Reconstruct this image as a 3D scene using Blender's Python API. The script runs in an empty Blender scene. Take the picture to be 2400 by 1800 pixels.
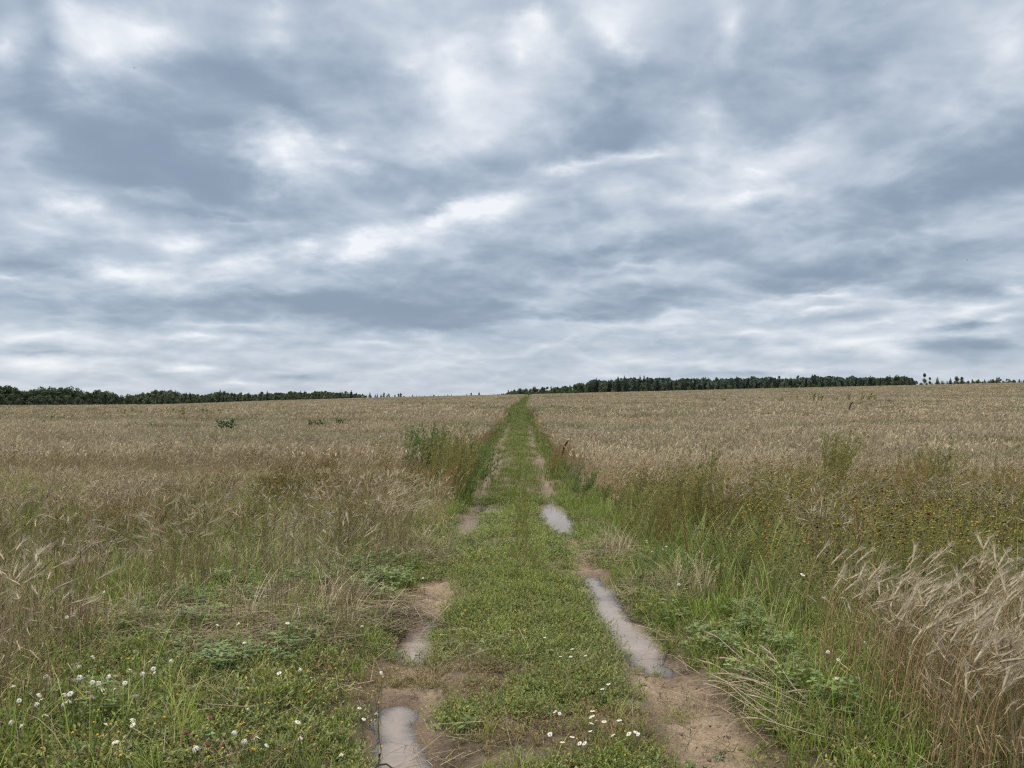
import bpy, math, random
import numpy as np
from mathutils import Vector
R = math.radians
rng = np.random.default_rng(11)
random.seed(5)
scene = bpy.context.scene
COL = scene.collection
PI = math.pi

# ------------------------------------------------------------------ noise
def _hash(ix, iy, s):
    h = (ix.astype(np.int64) * 374761393 + iy.astype(np.int64) * 668265263 + s * 974711) & 0x7fffffff
    h = ((h ^ (h >> 13)) * 1274126177) & 0x7fffffff
    h = h ^ (h >> 16)
    return (h & 0xffff) / 65535.0

def vnoise(x, y, s=0):
    x = np.asarray(x, float); y = np.asarray(y, float)
    ix = np.floor(x); iy = np.floor(y)
    fx = x - ix; fy = y - iy
    fx = fx * fx * (3 - 2 * fx); fy = fy * fy * (3 - 2 * fy)
    a = _hash(ix, iy, s); b = _hash(ix + 1, iy, s); c = _hash(ix, iy + 1, s); d = _hash(ix + 1, iy + 1, s)
    return (a * (1 - fx) + b * fx) * (1 - fy) + (c * (1 - fx) + d * fx) * fy

def fbm(x, y, s=0, o=3):
    t = 0; a = .5; n = 0
    for i in range(o):
        t = t + a * vnoise(x * 2 ** i + 17 * i, y * 2 ** i - 9 * i, s + i); n += a; a *= .5
    return t / n

def ss(a, b, x):
    t = np.clip((np.asarray(x, float) - a) / (b - a), 0, 1)
    return t * t * (3 - 2 * t)

# ------------------------------------------------------------------ terrain
EYE = 1.6
_PY = [-40, -3, 3, 5, 9, 14, 25, 36, 60, 88, 104, 125, 160, 220, 270, 300, 340, 500, 900, 4000]
_PH = [0.1, 0, 0, 0, -.15, -.45, -.5, -.45, 0, .46, .52, .35, .78, 2.0, 2.78, 2.92, 2.75, 2.2, 2.0, 2.0]
_ty = np.arange(-40, 1200, .5)
_th = np.interp(_ty, _PY, _PH)
for _w in (5, 5):
    k = np.ones(_w) / _w
    _th = np.convolve(np.pad(_th, _w // 2, mode='edge'), k, mode='valid')
_CY = [-10, 0, 3.6, 5.25, 7, 14, 36, 60, 100, 160, 220, 285, 320, 2000]
_CX = [.6, .4, .22, .085, .04, .01, .25, .5, .9, 2.4, 4.2, 6.2, 7.5, 7.5]
_tc = np.interp(_ty, _CY, _CX)
k = np.ones(5) / 5
_tc = np.convolve(np.pad(_tc, 2, mode='edge'), k, mode='valid')

def cen(y): return np.interp(y, _ty, _tc)
def base_h(x, y):
    x = np.asarray(x, float); y = np.asarray(y, float)
    h = np.interp(y, _ty, _th)
    xt = np.clip(x, -420, 420)
    h = h + .0235 * xt * ss(20, 250, y)
    h = h - .9 * ss(40, 180, -x) * ss(60, 200, y)
    far = ss(18, 60, y)
    h = h + far * (fbm(x / 23, y / 23, 3, 2) - .5) * .35
    return h

def ray(px, py):
    p = math.atan((865 - 829.5) / 1659)
    x = (px - 1106) / 1659; v = -(py - 829.5) / 1659
    return np.array([x, math.cos(p) - math.sin(p) * v, math.sin(p) + math.cos(p) * v])

_tt = np.concatenate([np.arange(2, 40, .01), np.arange(40, 420, .1)])
def at(px, py, up=0.0):
    """ground point seen at photo position px, py (2212 wide), for something UP metres above the ground"""
    d = ray(px, py)
    X = d[0] * _tt; Y = d[1] * _tt; Z = EYE + d[2] * _tt
    hit = np.nonzero(Z < base_h(X, Y) + up)[0]
    i = hit[0] if len(hit) else len(_tt) - 1
    return float(X[i]), float(Y[i])

def at24(px, py, up=0.0): return at(px * 2212 / 2400, py * 2212 / 2400, up)

# puddles: outlines found on the ground
PUD = {
 'A': [(862,1505),(885,1530),(888,1570),(903,1610),(930,1640),(925,1720),(900,1800),(790,1800),(795,1680),(812,1590),(830,1540),(840,1512)],
 'B': [(890,1335),(908,1325),(938,1350),(932,1380),(912,1400),(880,1402),(866,1380),(878,1345)],
 'C': [(1280,1272),(1312,1272),(1355,1318),(1404,1348),(1430,1385),(1432,1424),(1400,1422),(1358,1390),(1318,1345),(1288,1310)],
 'D': [(1160,1090),(1200,1084),(1224,1098),(1244,1135),(1212,1145),(1185,1132),(1166,1110)],
 'E': [(1036,1100),(1056,1083),(1082,1080),(1094,1090),(1086,1106),(1060,1112)],
 'F': [(972,1130),(1000,1119),(1036,1117),(1042,1136),(992,1148)],
 'G': [(1266,1238),(1290,1234),(1306,1262),(1284,1270)],
}
PPOLY = {}
for k_, pts in PUD.items():
    PPOLY[k_] = np.array([at(a, b) for a, b in pts])

def sdist(poly, x, y):
    """signed distance to a polygon (negative inside)"""
    n = len(poly); d = np.full(x.shape, 1e9); ins = np.zeros(x.shape, bool)
    for i in range(n):
        a = poly[i]; b = poly[(i + 1) % n]
        ex, ey = b - a
        t = np.clip(((x - a[0]) * ex + (y - a[1]) * ey) / (ex * ex + ey * ey + 1e-12), 0, 1)
        d = np.minimum(d, np.hypot(x - a[0] - t * ex, y - a[1] - t * ey))
        c = ((a[1] > y) != (b[1] > y)) & (x < (b[0] - a[0]) * (y - a[1]) / (b[1] - a[1] + 1e-12) + a[0])
        ins ^= c
    return np.where(ins, -d, d)

def rut_w(x, y):
    u = x - cen(y) + (fbm(y * .9, y * 0, 40, 2) - .5) * (.12 + .3 * ss(15, 24, y))
    w = .2 + .08 * (vnoise(y * .7, y * 0 + 3, 41) - .5)
    return np.exp(-((np.abs(u) - .75) / w) ** 2)

PLEV = {k_: float(base_h(p[:, 0].mean(), p[:, 1].mean())) - .075 for k_, p in PPOLY.items()}
def near_h(x, y):
    h = base_h(x, y)
    near = 1 - ss(45, 80, y)
    rw = rut_w(x, y)
    u = np.abs(x - cen(y))
    h = h + near * (-.085 * rw + .05 * ss(.95, 1.6, u))
    h = h + near * ((fbm(x * 2.1, y * 2.1, 50, 3) - .5) * .07 + (fbm(x * 9, y * 9, 55, 3) - .5) * .035) + (1 - ss(12, 20, y)) * rw * ((fbm(x * 14, y * 9, 58, 4) - .5) * .06 + .009 * np.sin(y * 2 * PI / .085 + 3 * np.abs(x - cen(y))) * ss(.42, .6, fbm(x * 1.5, y * 1.5, 59)) * (y < 7))
    return h

def height(x, y):
    x = np.asarray(x, float); y = np.asarray(y, float)
    shp = np.broadcast(x, y).shape
    x = np.broadcast_to(x, shp).ravel().copy(); y = np.broadcast_to(y, shp).ravel().copy()
    h = near_h(x, y)
    for k_, p in PPOLY.items():
        m = (x > p[:, 0].min() - .8) & (x < p[:, 0].max() + .8) & (y > p[:, 1].min() - .8) & (y < p[:, 1].max() + .8)
        if not m.any(): continue
        xx = x[m]; yy = y[m]
        sd = sdist(p, xx, yy) - .04 + (fbm(xx * 6, yy * 6, 60, 4) - .5) * .16
        w = np.exp(-(np.maximum(sd, 0) / .28) ** 2)
        target = PLEV[k_] + np.where(sd < 0, np.maximum(sd * .35, -.05), np.minimum(sd * .3, .05)) + .022 * (fbm(xx * 16, yy * 16, 63, 3) - .5)
        h[m] = h[m] * (1 - w) + target * w
    return h.reshape(shp)

def puddle_sd(x, y):
    d = np.full(np.shape(x), 9.0)
    for p in PPOLY.values(): d = np.minimum(d, sdist(p, x, y))
    return d

# ------------------------------------------------------------------ materials
def new_mat(name):
    m = bpy.data.materials.new(name); m.use_nodes = True
    nt = m.node_tree; nt.nodes.clear()
    return m, nt, nt.nodes.new('ShaderNodeOutputMaterial')

def N(nt, typ, **kw):
    n = nt.nodes.new(typ)
    for k_, v in kw.items():
        if k_.startswith('i_'):
            n.inputs[k_[2:].replace('_', ' ')].default_value = v
        else: setattr(n, k_, v)
    return n

def math_node(nt, op, a, b=None, c=None, clamp=False):
    n = nt.nodes.new('ShaderNodeMath'); n.operation = op; n.use_clamp = clamp
    for i, v in enumerate((a, b, c)):
        if v is None: continue
        if hasattr(v, 'is_output'): nt.links.new(v, n.inputs[i])
        else: n.inputs[i].default_value = v
    return n.outputs[0]

def plant_material(name, transl=.25, rough=.75, spec=.2, nscale=60):
    m, nt, out = new_mat(name)
    at_ = N(nt, 'ShaderNodeAttribute', attribute_name='Col')
    geo = N(nt, 'ShaderNodeNewGeometry')
    no = N(nt, 'ShaderNodeTexNoise'); no.inputs['Scale'].default_value = nscale
    nt.links.new(geo.outputs['Position'], no.inputs['Vector'])
    mr = N(nt, 'ShaderNodeMapRange'); mr.inputs['From Min'].default_value = .3; mr.inputs['From Max'].default_value = .7
    mr.inputs['To Min'].default_value = .75; mr.inputs['To Max'].default_value = 1.25
    nt.links.new(no.outputs[0], mr.inputs[0])
    mul = N(nt, 'ShaderNodeVectorMath', operation='SCALE')
    nt.links.new(at_.outputs['Color'], mul.inputs[0]); nt.links.new(mr.outputs[0], mul.inputs['Scale'])
    p = N(nt, 'ShaderNodeBsdfPrincipled'); p.inputs['Roughness'].default_value = rough
    p.inputs['Specular IOR Level'].default_value = spec
    nt.links.new(mul.outputs[0], p.inputs['Base Color'])
    tr = N(nt, 'ShaderNodeBsdfTranslucent'); nt.links.new(mul.outputs[0], tr.inputs[0])
    mx = N(nt, 'ShaderNodeMixShader'); mx.inputs[0].default_value = transl
    nt.links.new(p.outputs[0], mx.inputs[1]); nt.links.new(tr.outputs[0], mx.inputs[2])
    nt.links.new(mx.outputs[0], out.inputs[0])
    return m

M_STRAW = plant_material('ripe_straw', .25, .7, .25)
M_LEAF = plant_material('green_leaf', .2, .55, .35)
M_WEED = plant_material('weed', .25, .8, .15)
M_TREE = plant_material('tree_foliage', .15, .85, .1, nscale=.6)
M_BARK = plant_material('bark', 0, .9, .1, nscale=5)

def petal_material(name, c, rough=.6, tr=.2):
    m, nt, out = new_mat(name)
    geo = N(nt, 'ShaderNodeNewGeometry')
    no = N(nt, 'ShaderNodeTexNoise'); no.inputs['Scale'].default_value = 300
    nt.links.new(geo.outputs['Position'], no.inputs['Vector'])
    mix = N(nt, 'ShaderNodeMix', data_type='RGBA')
    mix.inputs[6].default_value = (*[v * .8 for v in c], 1); mix.inputs[7].default_value = (*c, 1)
    nt.links.new(no.outputs[0], mix.inputs[0])
    p = N(nt, 'ShaderNodeBsdfPrincipled'); p.inputs['Roughness'].default_value = rough
    p.inputs['Specular IOR Level'].default_value = .2
    nt.links.new(mix.outputs[2], p.inputs['Base Color'])
    t = N(nt, 'ShaderNodeBsdfTranslucent'); nt.links.new(mix.outputs[2], t.inputs[0])
    mx = N(nt, 'ShaderNodeMixShader'); mx.inputs[0].default_value = tr
    nt.links.new(p.outputs[0], mx.inputs[1]); nt.links.new(t.outputs[0], mx.inputs[2])
    nt.links.new(mx.outputs[0], out.inputs[0])
    return m
M_PETAL = petal_material('white_petal', (.78, .79, .77))
M_DISC = petal_material('yellow_disc', (.62, .36, .03), tr=0)
M_PINK = petal_material('pink_clover', (.52, .25, .3))
M_REDCL = petal_material('red_clover', (.36, .09, .13))
M_PALECL = petal_material('pale_clover', (.62, .55, .5))
M_VIOLET = petal_material('violet_petal', (.33, .2, .5))
M_STEM = petal_material('flower_stem', (.12, .16, .05), tr=.1)
M_DARK = petal_material('dead_brown', (.035, .022, .016), tr=0)
M_TWIG = petal_material('twig_bark', (.05, .035, .025), tr=0)
M_BIRD = petal_material('dark_feather', (.03, .03, .035), tr=0)

# ------------------------------------------------------------------ mesh helpers
class T:
    """triangle soup with a colour per vertex"""
    def __init__(s): s.v = []; s.f = []; s.c = []; s.n = 0
    def add(s, v, f, c):
        v = np.asarray(v, float); f = np.asarray(f, int)
        c = np.asarray(c, float)
        if c.ndim == 1: c = np.repeat(c[None], len(v), 0)
        s.v.append(v); s.f.append(f + s.n); s.c.append(c); s.n += len(v)
    def ribbon(s, pts, w, c, side=None):
        pts = np.asarray(pts, float); n = len(pts)
        w = np.broadcast_to(w, n)
        if side is None:
            a = rng.uniform(0, 2 * PI); side = np.array([math.cos(a), math.sin(a), 0])
        v = np.empty((2 * n, 3)); v[0::2] = pts - side * w[:, None] / 2; v[1::2] = pts + side * w[:, None] / 2
        f = []
        for i in range(n - 1): f += [(2 * i, 2 * i + 1, 2 * i + 3), (2 * i, 2 * i + 3, 2 * i + 2)]
        c = np.asarray(c, float)
        if c.ndim == 2: c = np.repeat(c, 2, 0)
        s.add(v, f, c)
    def tube(s, pts, r, c, k=3):
        pts = np.asarray(pts, float); n = len(pts); r = np.broadcast_to(r, n)
        tg = np.gradient(pts, axis=0); tg /= np.linalg.norm(tg, axis=1)[:, None] + 1e-9
        ref = np.array([.3, 1, .1]) if abs(tg[0][2]) > .5 else np.array([0, 0, 1.])
        a = np.cross(tg, ref); a /= np.linalg.norm(a, axis=1)[:, None] + 1e-9
        b = np.cross(tg, a)
        an = np.arange(k) * 2 * PI / k
        v = pts[:, None] + r[:, None, None] * (a[:, None] * np.cos(an)[None, :, None] + b[:, None] * np.sin(an)[None, :, None])
        f = []
        for i in range(n - 1):
            for j in range(k):
                p, q = i * k + j, i * k + (j + 1) % k
                f += [(p, q, q + k), (p, q + k, p + k)]
        c = np.asarray(c, float)
        if c.ndim == 2: c = np.repeat(c, k, 0)
        s.add(v.reshape(-1, 3), f, c)
    def leaf(s, p, d, L, w, c, fold=.25):
        d = np.asarray(d, float); d = d / (np.linalg.norm(d) + 1e-9)
        sd = np.cross(d, [0, 0, 1.]); sd /= np.linalg.norm(sd) + 1e-9
        up = np.cross(sd, d)
        p = np.asarray(p, float)
        m = p + d * L * .5
        v = [p, m + sd * w / 2 + up * w * fold, p + d * L, m - sd * w / 2 + up * w * fold]
        s.add(v, [(0, 1, 2), (0, 2, 3)], c)
    def tri(s, p, d, L, w, c):
        d = np.asarray(d, float); d = d / (np.linalg.norm(d) + 1e-9)
        r = rng.normal(size=3); sd = np.cross(d, r); sd /= np.linalg.norm(sd) + 1e-9
        p = np.asarray(p, float)
        s.add([p - sd * w / 2, p + sd * w / 2, p + d * L], [(0, 1, 2)], c)
    def blob(s, p, r, c, h=1.0, k=5):
        an = np.arange(k) * 2 * PI / k + rng.uniform(0, 6)
        p = np.asarray(p, float)
        v = [p + [0, 0, -r * h * .5]] + [p + [r * math.cos(a), r * math.sin(a), 0] for a in an] + [p + [0, 0, r * h]]
        f = []
        for j in range(k):
            f += [(0, 1 + (j + 1) % k, 1 + j), (k + 1, 1 + j, 1 + (j + 1) % k)]
        s.add(v, f, c)
    def get(s):
        return np.concatenate(s.v), np.concatenate(s.f), np.concatenate(s.c)

def link_mesh(name, v, f, c, mat, parent=None, smooth=False):
    me = bpy.data.meshes.new(name)
    nv, nf = len(v), len(f)
    me.vertices.add(nv); me.vertices.foreach_set('co', np.asarray(v, np.float32).ravel())
    k = f.shape[1]
    me.loops.add(nf * k); me.loops.foreach_set('vertex_index', np.asarray(f, np.int32).ravel())
    me.polygons.add(nf); me.polygons.foreach_set('loop_start', np.arange(0, nf * k, k, dtype=np.int32))
    if smooth: me.polygons.foreach_set('use_smooth', np.ones(nf, bool))
    if c is not None:
        a = me.color_attributes.new('Col', 'FLOAT_COLOR', 'POINT')
        cc = np.ones((nv, 4), np.float32); cc[:, :3] = c
        a.data.foreach_set('color', cc.ravel())
    me.update(calc_edges=True)
    me.materials.append(mat)
    o = bpy.data.objects.new(name, me); COL.objects.link(o)
    if parent: o.parent = parent
    return o

def tmesh(name, t, mat, parent=None, smooth=False):
    v, f, c = t.get()
    return link_mesh(name, v, f, c, mat, parent, smooth)

def tag(o, label=None, cat=None, group=None, kind=None):
    if label: o['label'] = label
    if cat: o['category'] = cat
    if group: o['group'] = group
    if kind: o['kind'] = kind
    return o

def empty(name, loc, rz=0):
    o = bpy.data.objects.new(name, None); COL.objects.link(o)
    o.location = loc; o.rotation_euler = (0, 0, rz); o.empty_display_size = .1
    return o

def copy_tree(o, parent=None):
    c = o.copy(); COL.objects.link(c); c.parent = parent
    for ch in list(o.children): copy_tree(ch, c)
    return c

class Soup:
    """many scattered copies of templates gathered in ONE stuff mesh"""
    def __init__(s): s.v = []; s.f = []; s.c = []; s.n = 0
    def scatter(s, temps, x, y, scale, bend=None, cm=None, sink=0.0, rot=None):
        n = len(x)
        if n == 0: return
        z = height(x, y) - sink
        pick = rng.integers(0, len(temps), n)
        th = rng.uniform(0, 2 * PI, n) if rot is None else rot
        scale = np.broadcast_to(scale, n)
        for i, (v, f, c) in enumerate(temps):
            m = np.nonzero(pick == i)[0]
            if not len(m): continue
            co, si = np.cos(th[m])[:, None], np.sin(th[m])[:, None]
            sc = scale[m][:, None]
            X = (v[None, :, 0] * co - v[None, :, 1] * si) * sc
            Y = (v[None, :, 0] * si + v[None, :, 1] * co) * sc
            Z = v[None, :, 2] * sc
            if bend is not None:
                b = bend[m]
                zz = np.maximum(Z, 0)
                X = X + b[:, 0:1] * zz ** 1.6; Y = Y + b[:, 1:2] * zz ** 1.6
                Z = Z - .5 * np.hypot(b[:, 0:1], b[:, 1:2]) ** 2 * zz ** 2
            V = np.stack([X + x[m][:, None], Y + y[m][:, None], Z + z[m][:, None]], -1)
            C = np.repeat(c[None], len(m), 0)
            if cm is not None: C = C * cm[m][:, None, :]
            F = f[None] + (np.arange(len(m)) * len(v))[:, None, None] + s.n
            s.v.append(V.reshape(-1, 3)); s.f.append(F.reshape(-1, 3)); s.c.append(C.reshape(-1, 3))
            s.n += len(m) * len(v)
    def build(s, name, mat, label):
        o = link_mesh(name, np.concatenate(s.v), np.concatenate(s.f), np.concatenate(s.c), mat)
        tag(o, label, kind='stuff')
        print('STUFF', name, sum(len(f) for f in s.f))
        return o

def candidates(y0, y1, dens, xlim=.74, xpad=1.2, xmax=None):
    """random points, DENS per square metre, inside the view wedge (with a margin)"""
    W = xlim * y1 + xpad
    if xmax: W = min(W, xmax)
    n = int(dens * 2 * W * (y1 - y0))
    x = rng.uniform(-W, W, n); y = rng.uniform(y0, y1, n)
    m = np.abs(x) < xlim * y + xpad
    return x[m], y[m]

def keep(x, y, p):
    m = rng.uniform(size=len(x)) < p
    return x[m], y[m]

def tint(n, lo=.75, hi=1.2, hue=.08):
    b = rng.uniform(lo, hi, (n, 1))
    return b * (1 + rng.uniform(-hue, hue, (n, 3)) * np.array([1, .6, 1]))

# ------------------------------------------------------------------ ground sheet
ys = np.concatenate([np.arange(-6, 2.5, .25), np.arange(2.5, 9, .035), np.arange(9, 17, .07), np.arange(17, 40, .25)])
g = [40.0]
while g[-1] < 3500: g.append(g[-1] * 1.022 + .2)
ys = np.concatenate([ys, g])
xs = np.arange(0, 1.7, .035)
g = [1.7]
while g[-1] < 3500: g.append(g[-1] * 1.06 + .03)
xs = np.concatenate([xs, g]); xs = np.concatenate([-xs[:0:-1], xs])
GX, GY = np.meshgrid(xs, ys)
GX = GX + cen(GY) * np.exp(-(GX / 30) ** 2)
GZ = height(GX, GY)
nx, ny = len(xs), len(ys)
gv = np.stack([GX, GY, GZ], -1).reshape(-1, 3)
ii, jj = np.meshgrid(np.arange(nx - 1), np.arange(ny - 1))
q = (jj * nx + ii).ravel()
gf = np.stack([q, q + 1, q + nx + 1, q + nx], -1)
sdv = puddle_sd(gv[:, 0], gv[:, 1])
U = gv[:, 0] - cen(gv[:, 1])
# R: bare trodden mud, G: wetness near standing water
mud = np.clip(rut_w(gv[:, 0], gv[:, 1]) * 1.5, 0, 1) * (1 - ss(40, 60, gv[:, 1])) * (1 - .6 * ss(9, 18, gv[:, 1]))
mud = np.maximum(mud, (1 - ss(1.0, 1.3, np.abs(U))) * .35 * (1 - ss(40, 60, gv[:, 1])))
wet = 1 - ss(.0, .32, sdv + (fbm(gv[:, 0] * 6, gv[:, 1] * 6, 70) - .5) * .15)
gc = np.stack([mud, wet, np.zeros_like(mud)], -1)

def ground_material():
    m, nt, out = new_mat('field_soil')
    at_ = N(nt, 'ShaderNodeAttribute', attribute_name='Col')
    sep = N(nt, 'ShaderNodeSeparateColor'); nt.links.new(at_.outputs['Color'], sep.inputs[0])
    geo = N(nt, 'ShaderNodeNewGeometry')
    def noise(sc, det=6, rough=.6):
        n = N(nt, 'ShaderNodeTexNoise'); n.inputs['Scale'].default_value = sc; n.inputs['Detail'].default_value = det
        n.inputs['Roughness'].default_value = rough
        nt.links.new(geo.outputs['Position'], n.inputs['Vector']); return n.outputs[0]
    def ramp(v, stops):
        r = N(nt, 'ShaderNodeValToRGB'); e = r.color_ramp.elements
        e[0].position = stops[0][0]; e[0].color = (*stops[0][1], 1)
        e[1].position = stops[-1][0]; e[1].color = (*stops[-1][1], 1)
        for p_, c_ in stops[1:-1]:
            x = e.new(p_); x.color = (*c_, 1)
        nt.links.new(v, r.inputs[0]); return r.outputs[0]
    mudc = ramp(noise(3.2, 8), [(.3, (.22, .157, .105)), (.5, (.33, .247, .168)), (.7, (.43, .335, .235))])
    soil = ramp(noise(9, 8), [(.3, (.04, .032, .018)), (.5, (.085, .066, .04)), (.72, (.16, .125, .075))])
    fine = ramp(noise(70, 4, .7), [(.3, (.72, .72, .72)), (.7, (1.2, 1.2, 1.2))])
    mx = N(nt, 'ShaderNodeMix', data_type='RGBA')
    nt.links.new(sep.outputs[0], mx.inputs[0]); nt.links.new(soil, mx.inputs[6]); nt.links.new(mudc, mx.inputs[7])
    mu = N(nt, 'ShaderNodeMix', data_type='RGBA', blend_type='MULTIPLY'); mu.inputs[0].default_value = 1
    nt.links.new(mx.outputs[2], mu.inputs[6]); nt.links.new(fine, mu.inputs[7])
    wetc = N(nt, 'ShaderNodeMix', data_type='RGBA', blend_type='MULTIPLY')
    nt.links.new(math_node(nt, 'MULTIPLY', sep.outputs[1], .85), wetc.inputs[0])
    nt.links.new(mu.outputs[2], wetc.inputs[6]); wetc.inputs[7].default_value = (.42, .36, .32, 1)
    p = N(nt, 'ShaderNodeBsdfPrincipled')
    nt.links.new(wetc.outputs[2], p.inputs['Base Color'])
    rr = N(nt, 'ShaderNodeMapRange'); rr.inputs['To Min'].default_value = .92; rr.inputs['To Max'].default_value = .38
    nt.links.new(sep.outputs[1], rr.inputs[0]); nt.links.new(rr.outputs[0], p.inputs['Roughness'])
    p.inputs['Specular IOR Level'].default_value = .35
    b = N(nt, 'ShaderNodeBump'); b.inputs['Distance'].default_value = .035; b.inputs['Strength'].default_value = 1.0
    hsum = math_node(nt, 'ADD', noise(38, 6, .65), math_node(nt, 'MULTIPLY', noise(9, 4), 1.2))
    nt.links.new(hsum, b.inputs['Height']); nt.links.new(b.outputs[0], p.inputs['Normal'])
    nt.links.new(p.outputs[0], out.inputs[0])
    return m
M_GROUND = ground_material()
fcx = gv[gf][:, :, 0].mean(1); fcy = gv[gf][:, :, 1].mean(1)
istrack = (np.abs(fcx - cen(fcy)) < 1.1) & (fcy < 300)
def submesh(mask):
    f = gf[mask]; idx, inv = np.unique(f, return_inverse=True)
    return gv[idx], inv.reshape(f.shape), gc[idx]
v, f, c = submesh(~istrack)
tag(link_mesh('ground', v, f, c, M_GROUND, smooth=True), 'brown soil of the rolling field under the crops', kind='structure')
v, f, c = submesh(istrack)
tag(link_mesh('dirt_track', v, f, c, M_GROUND, smooth=True), 'muddy two rut dirt track running up the middle of the field', kind='structure')

# puddles
def water_material():
    m, nt, out = new_mat('muddy_water')
    geo = N(nt, 'ShaderNodeNewGeometry')
    no = N(nt, 'ShaderNodeTexNoise'); no.inputs['Scale'].default_value = 2.5; no.inputs['Detail'].default_value = 5
    nt.links.new(geo.outputs['Position'], no.inputs['Vector'])
    mix = N(nt, 'ShaderNodeMix', data_type='RGBA')
    mix.inputs[6].default_value = (.22, .175, .14, 1); mix.inputs[7].default_value = (.28, .228, .185, 1)
    nt.links.new(no.outputs[0], mix.inputs[0])
    at_ = N(nt, 'ShaderNodeAttribute', attribute_name='Col')
    df = N(nt, 'ShaderNodeBsdfDiffuse'); nt.links.new(mix.outputs[2], df.inputs[0])
    tp = N(nt, 'ShaderNodeBsdfTransparent'); tp.inputs[0].default_value = (.8, .74, .68, 1)
    body = N(nt, 'ShaderNodeMixShader')                      # the deeper, the murkier
    nt.links.new(math_node(nt, 'POWER', at_.outputs['Fac'], .6), body.inputs[0])
    nt.links.new(tp.outputs[0], body.inputs[1]); nt.links.new(df.outputs[0], body.inputs[2])
    n2 = N(nt, 'ShaderNodeTexNoise'); n2.inputs['Scale'].default_value = 14
    nt.links.new(geo.outputs['Position'], n2.inputs['Vector'])
    b = N(nt, 'ShaderNodeBump'); b.inputs['Distance'].default_value = .001; b.inputs['Strength'].default_value = .05
    nt.links.new(n2.outputs[0], b.inputs['Height'])
    gl = N(nt, 'ShaderNodeBsdfGlossy'); gl.inputs['Roughness'].default_value = .01; nt.links.new(b.outputs[0], gl.inputs['Normal'])
    fr = N(nt, 'ShaderNodeFresnel'); fr.inputs['IOR'].default_value = 2.4
    mx = N(nt, 'ShaderNodeMixShader'); nt.links.new(fr.outputs[0], mx.inputs[0])
    nt.links.new(body.outputs[0], mx.inputs[1]); nt.links.new(gl.outputs[0], mx.inputs[2])
    nt.links.new(mx.outputs[0], out.inputs[0])
    return m
M_WATER = water_material()
PLAB = {'A': 'long muddy puddle in the near end of the left rut', 'B': 'small puddle in the left rut beside a bare mud patch',
        'C': 'long pale puddle filling the right rut', 'D': 'wide bright puddle in the right rut farther along',
        'E': 'little bright puddle in the far left rut', 'F': 'thin sliver of water in the far left rut', 'G': 'small wet pool just beyond the long right puddle'}
for k_, p in PPOLY.items():
    x0, y0 = p.min(0) - .3; x1, y1 = p.max(0) + .3
    st_ = .02 if y0 < 8 else .035
    gx, gy = np.meshgrid(np.arange(x0, x1, st_), np.arange(y0, y1, st_))
    gz = height(gx, gy); sd = sdist(p, gx.ravel(), gy.ravel()).reshape(gx.shape)
    dep = PLEV[k_] - gz; okv = (dep > -.012) & (sd < .16)
    W_ = gx.shape[1]; H_ = gx.shape[0]
    okq = okv[:-1, :-1] & okv[1:, :-1] & okv[:-1, 1:] & okv[1:, 1:]
    jj, ii = np.nonzero(okq); q = jj * W_ + ii
    f = np.stack([q, q + 1, q + W_ + 1, q + W_], -1)
    v = np.stack([gx, gy, np.full(gx.shape, PLEV[k_])], -1).reshape(-1, 3)
    idx, inv = np.unique(f, return_inverse=True)
    dd = np.clip(dep.ravel()[idx] / .032, 0, 1)
    tag(link_mesh('puddle_water', v[idx], inv.reshape(f.shape), np.repeat(dd[:, None], 3, 1), M_WATER, smooth=True), PLAB[k_], kind='structure')

# ------------------------------------------------------------------ plant templates
STR_STEM = np.array([.39, .305, .175]); STR_EAR = np.array([.425, .362, .245]); STR_AWN = np.array([.485, .422, .305]); STR_LEAF = np.array([.40, .32, .21])

def stalk_curve(base, H, lean, ld, droop, n=6):
    t = np.linspace(0, 1, n)
    d = np.array([math.cos(ld), math.sin(ld), 0])
    off = lean * t ** 1.8 + droop * np.maximum(t - .7, 0) ** 2 * 8
    z = H * t - droop * np.maximum(t - .8, 0) ** 2 * 4
    return base + d * off[:, None] + np.array([0, 0, 1.]) * z[:, None]

def add_ear(t, p, d, L, r, c, ca, k=4, awns=9, awl=.055, awr=.0012, ta=None):
    ta = t if ta is None else ta
    d = d / np.linalg.norm(d)
    n = 7 if k >= 4 else 4
    s_ = np.linspace(0, 1, n)
    pts = p + d * (L * s_)[:, None]
    rad = r * np.array([.3, .9, .75, 1, .7, .75, .1] if n == 7 else [.4, 1, .8, .1])
    t.tube(pts, rad, c, k=k)
    for i in range(awns):
        q = p + d * L * rng.uniform(.15, 1)
        dd = d + rng.normal(size=3) * .27
        ta.tri(q, dd, awl * rng.uniform(.7, 1.2), awr * 2, ca)

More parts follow.
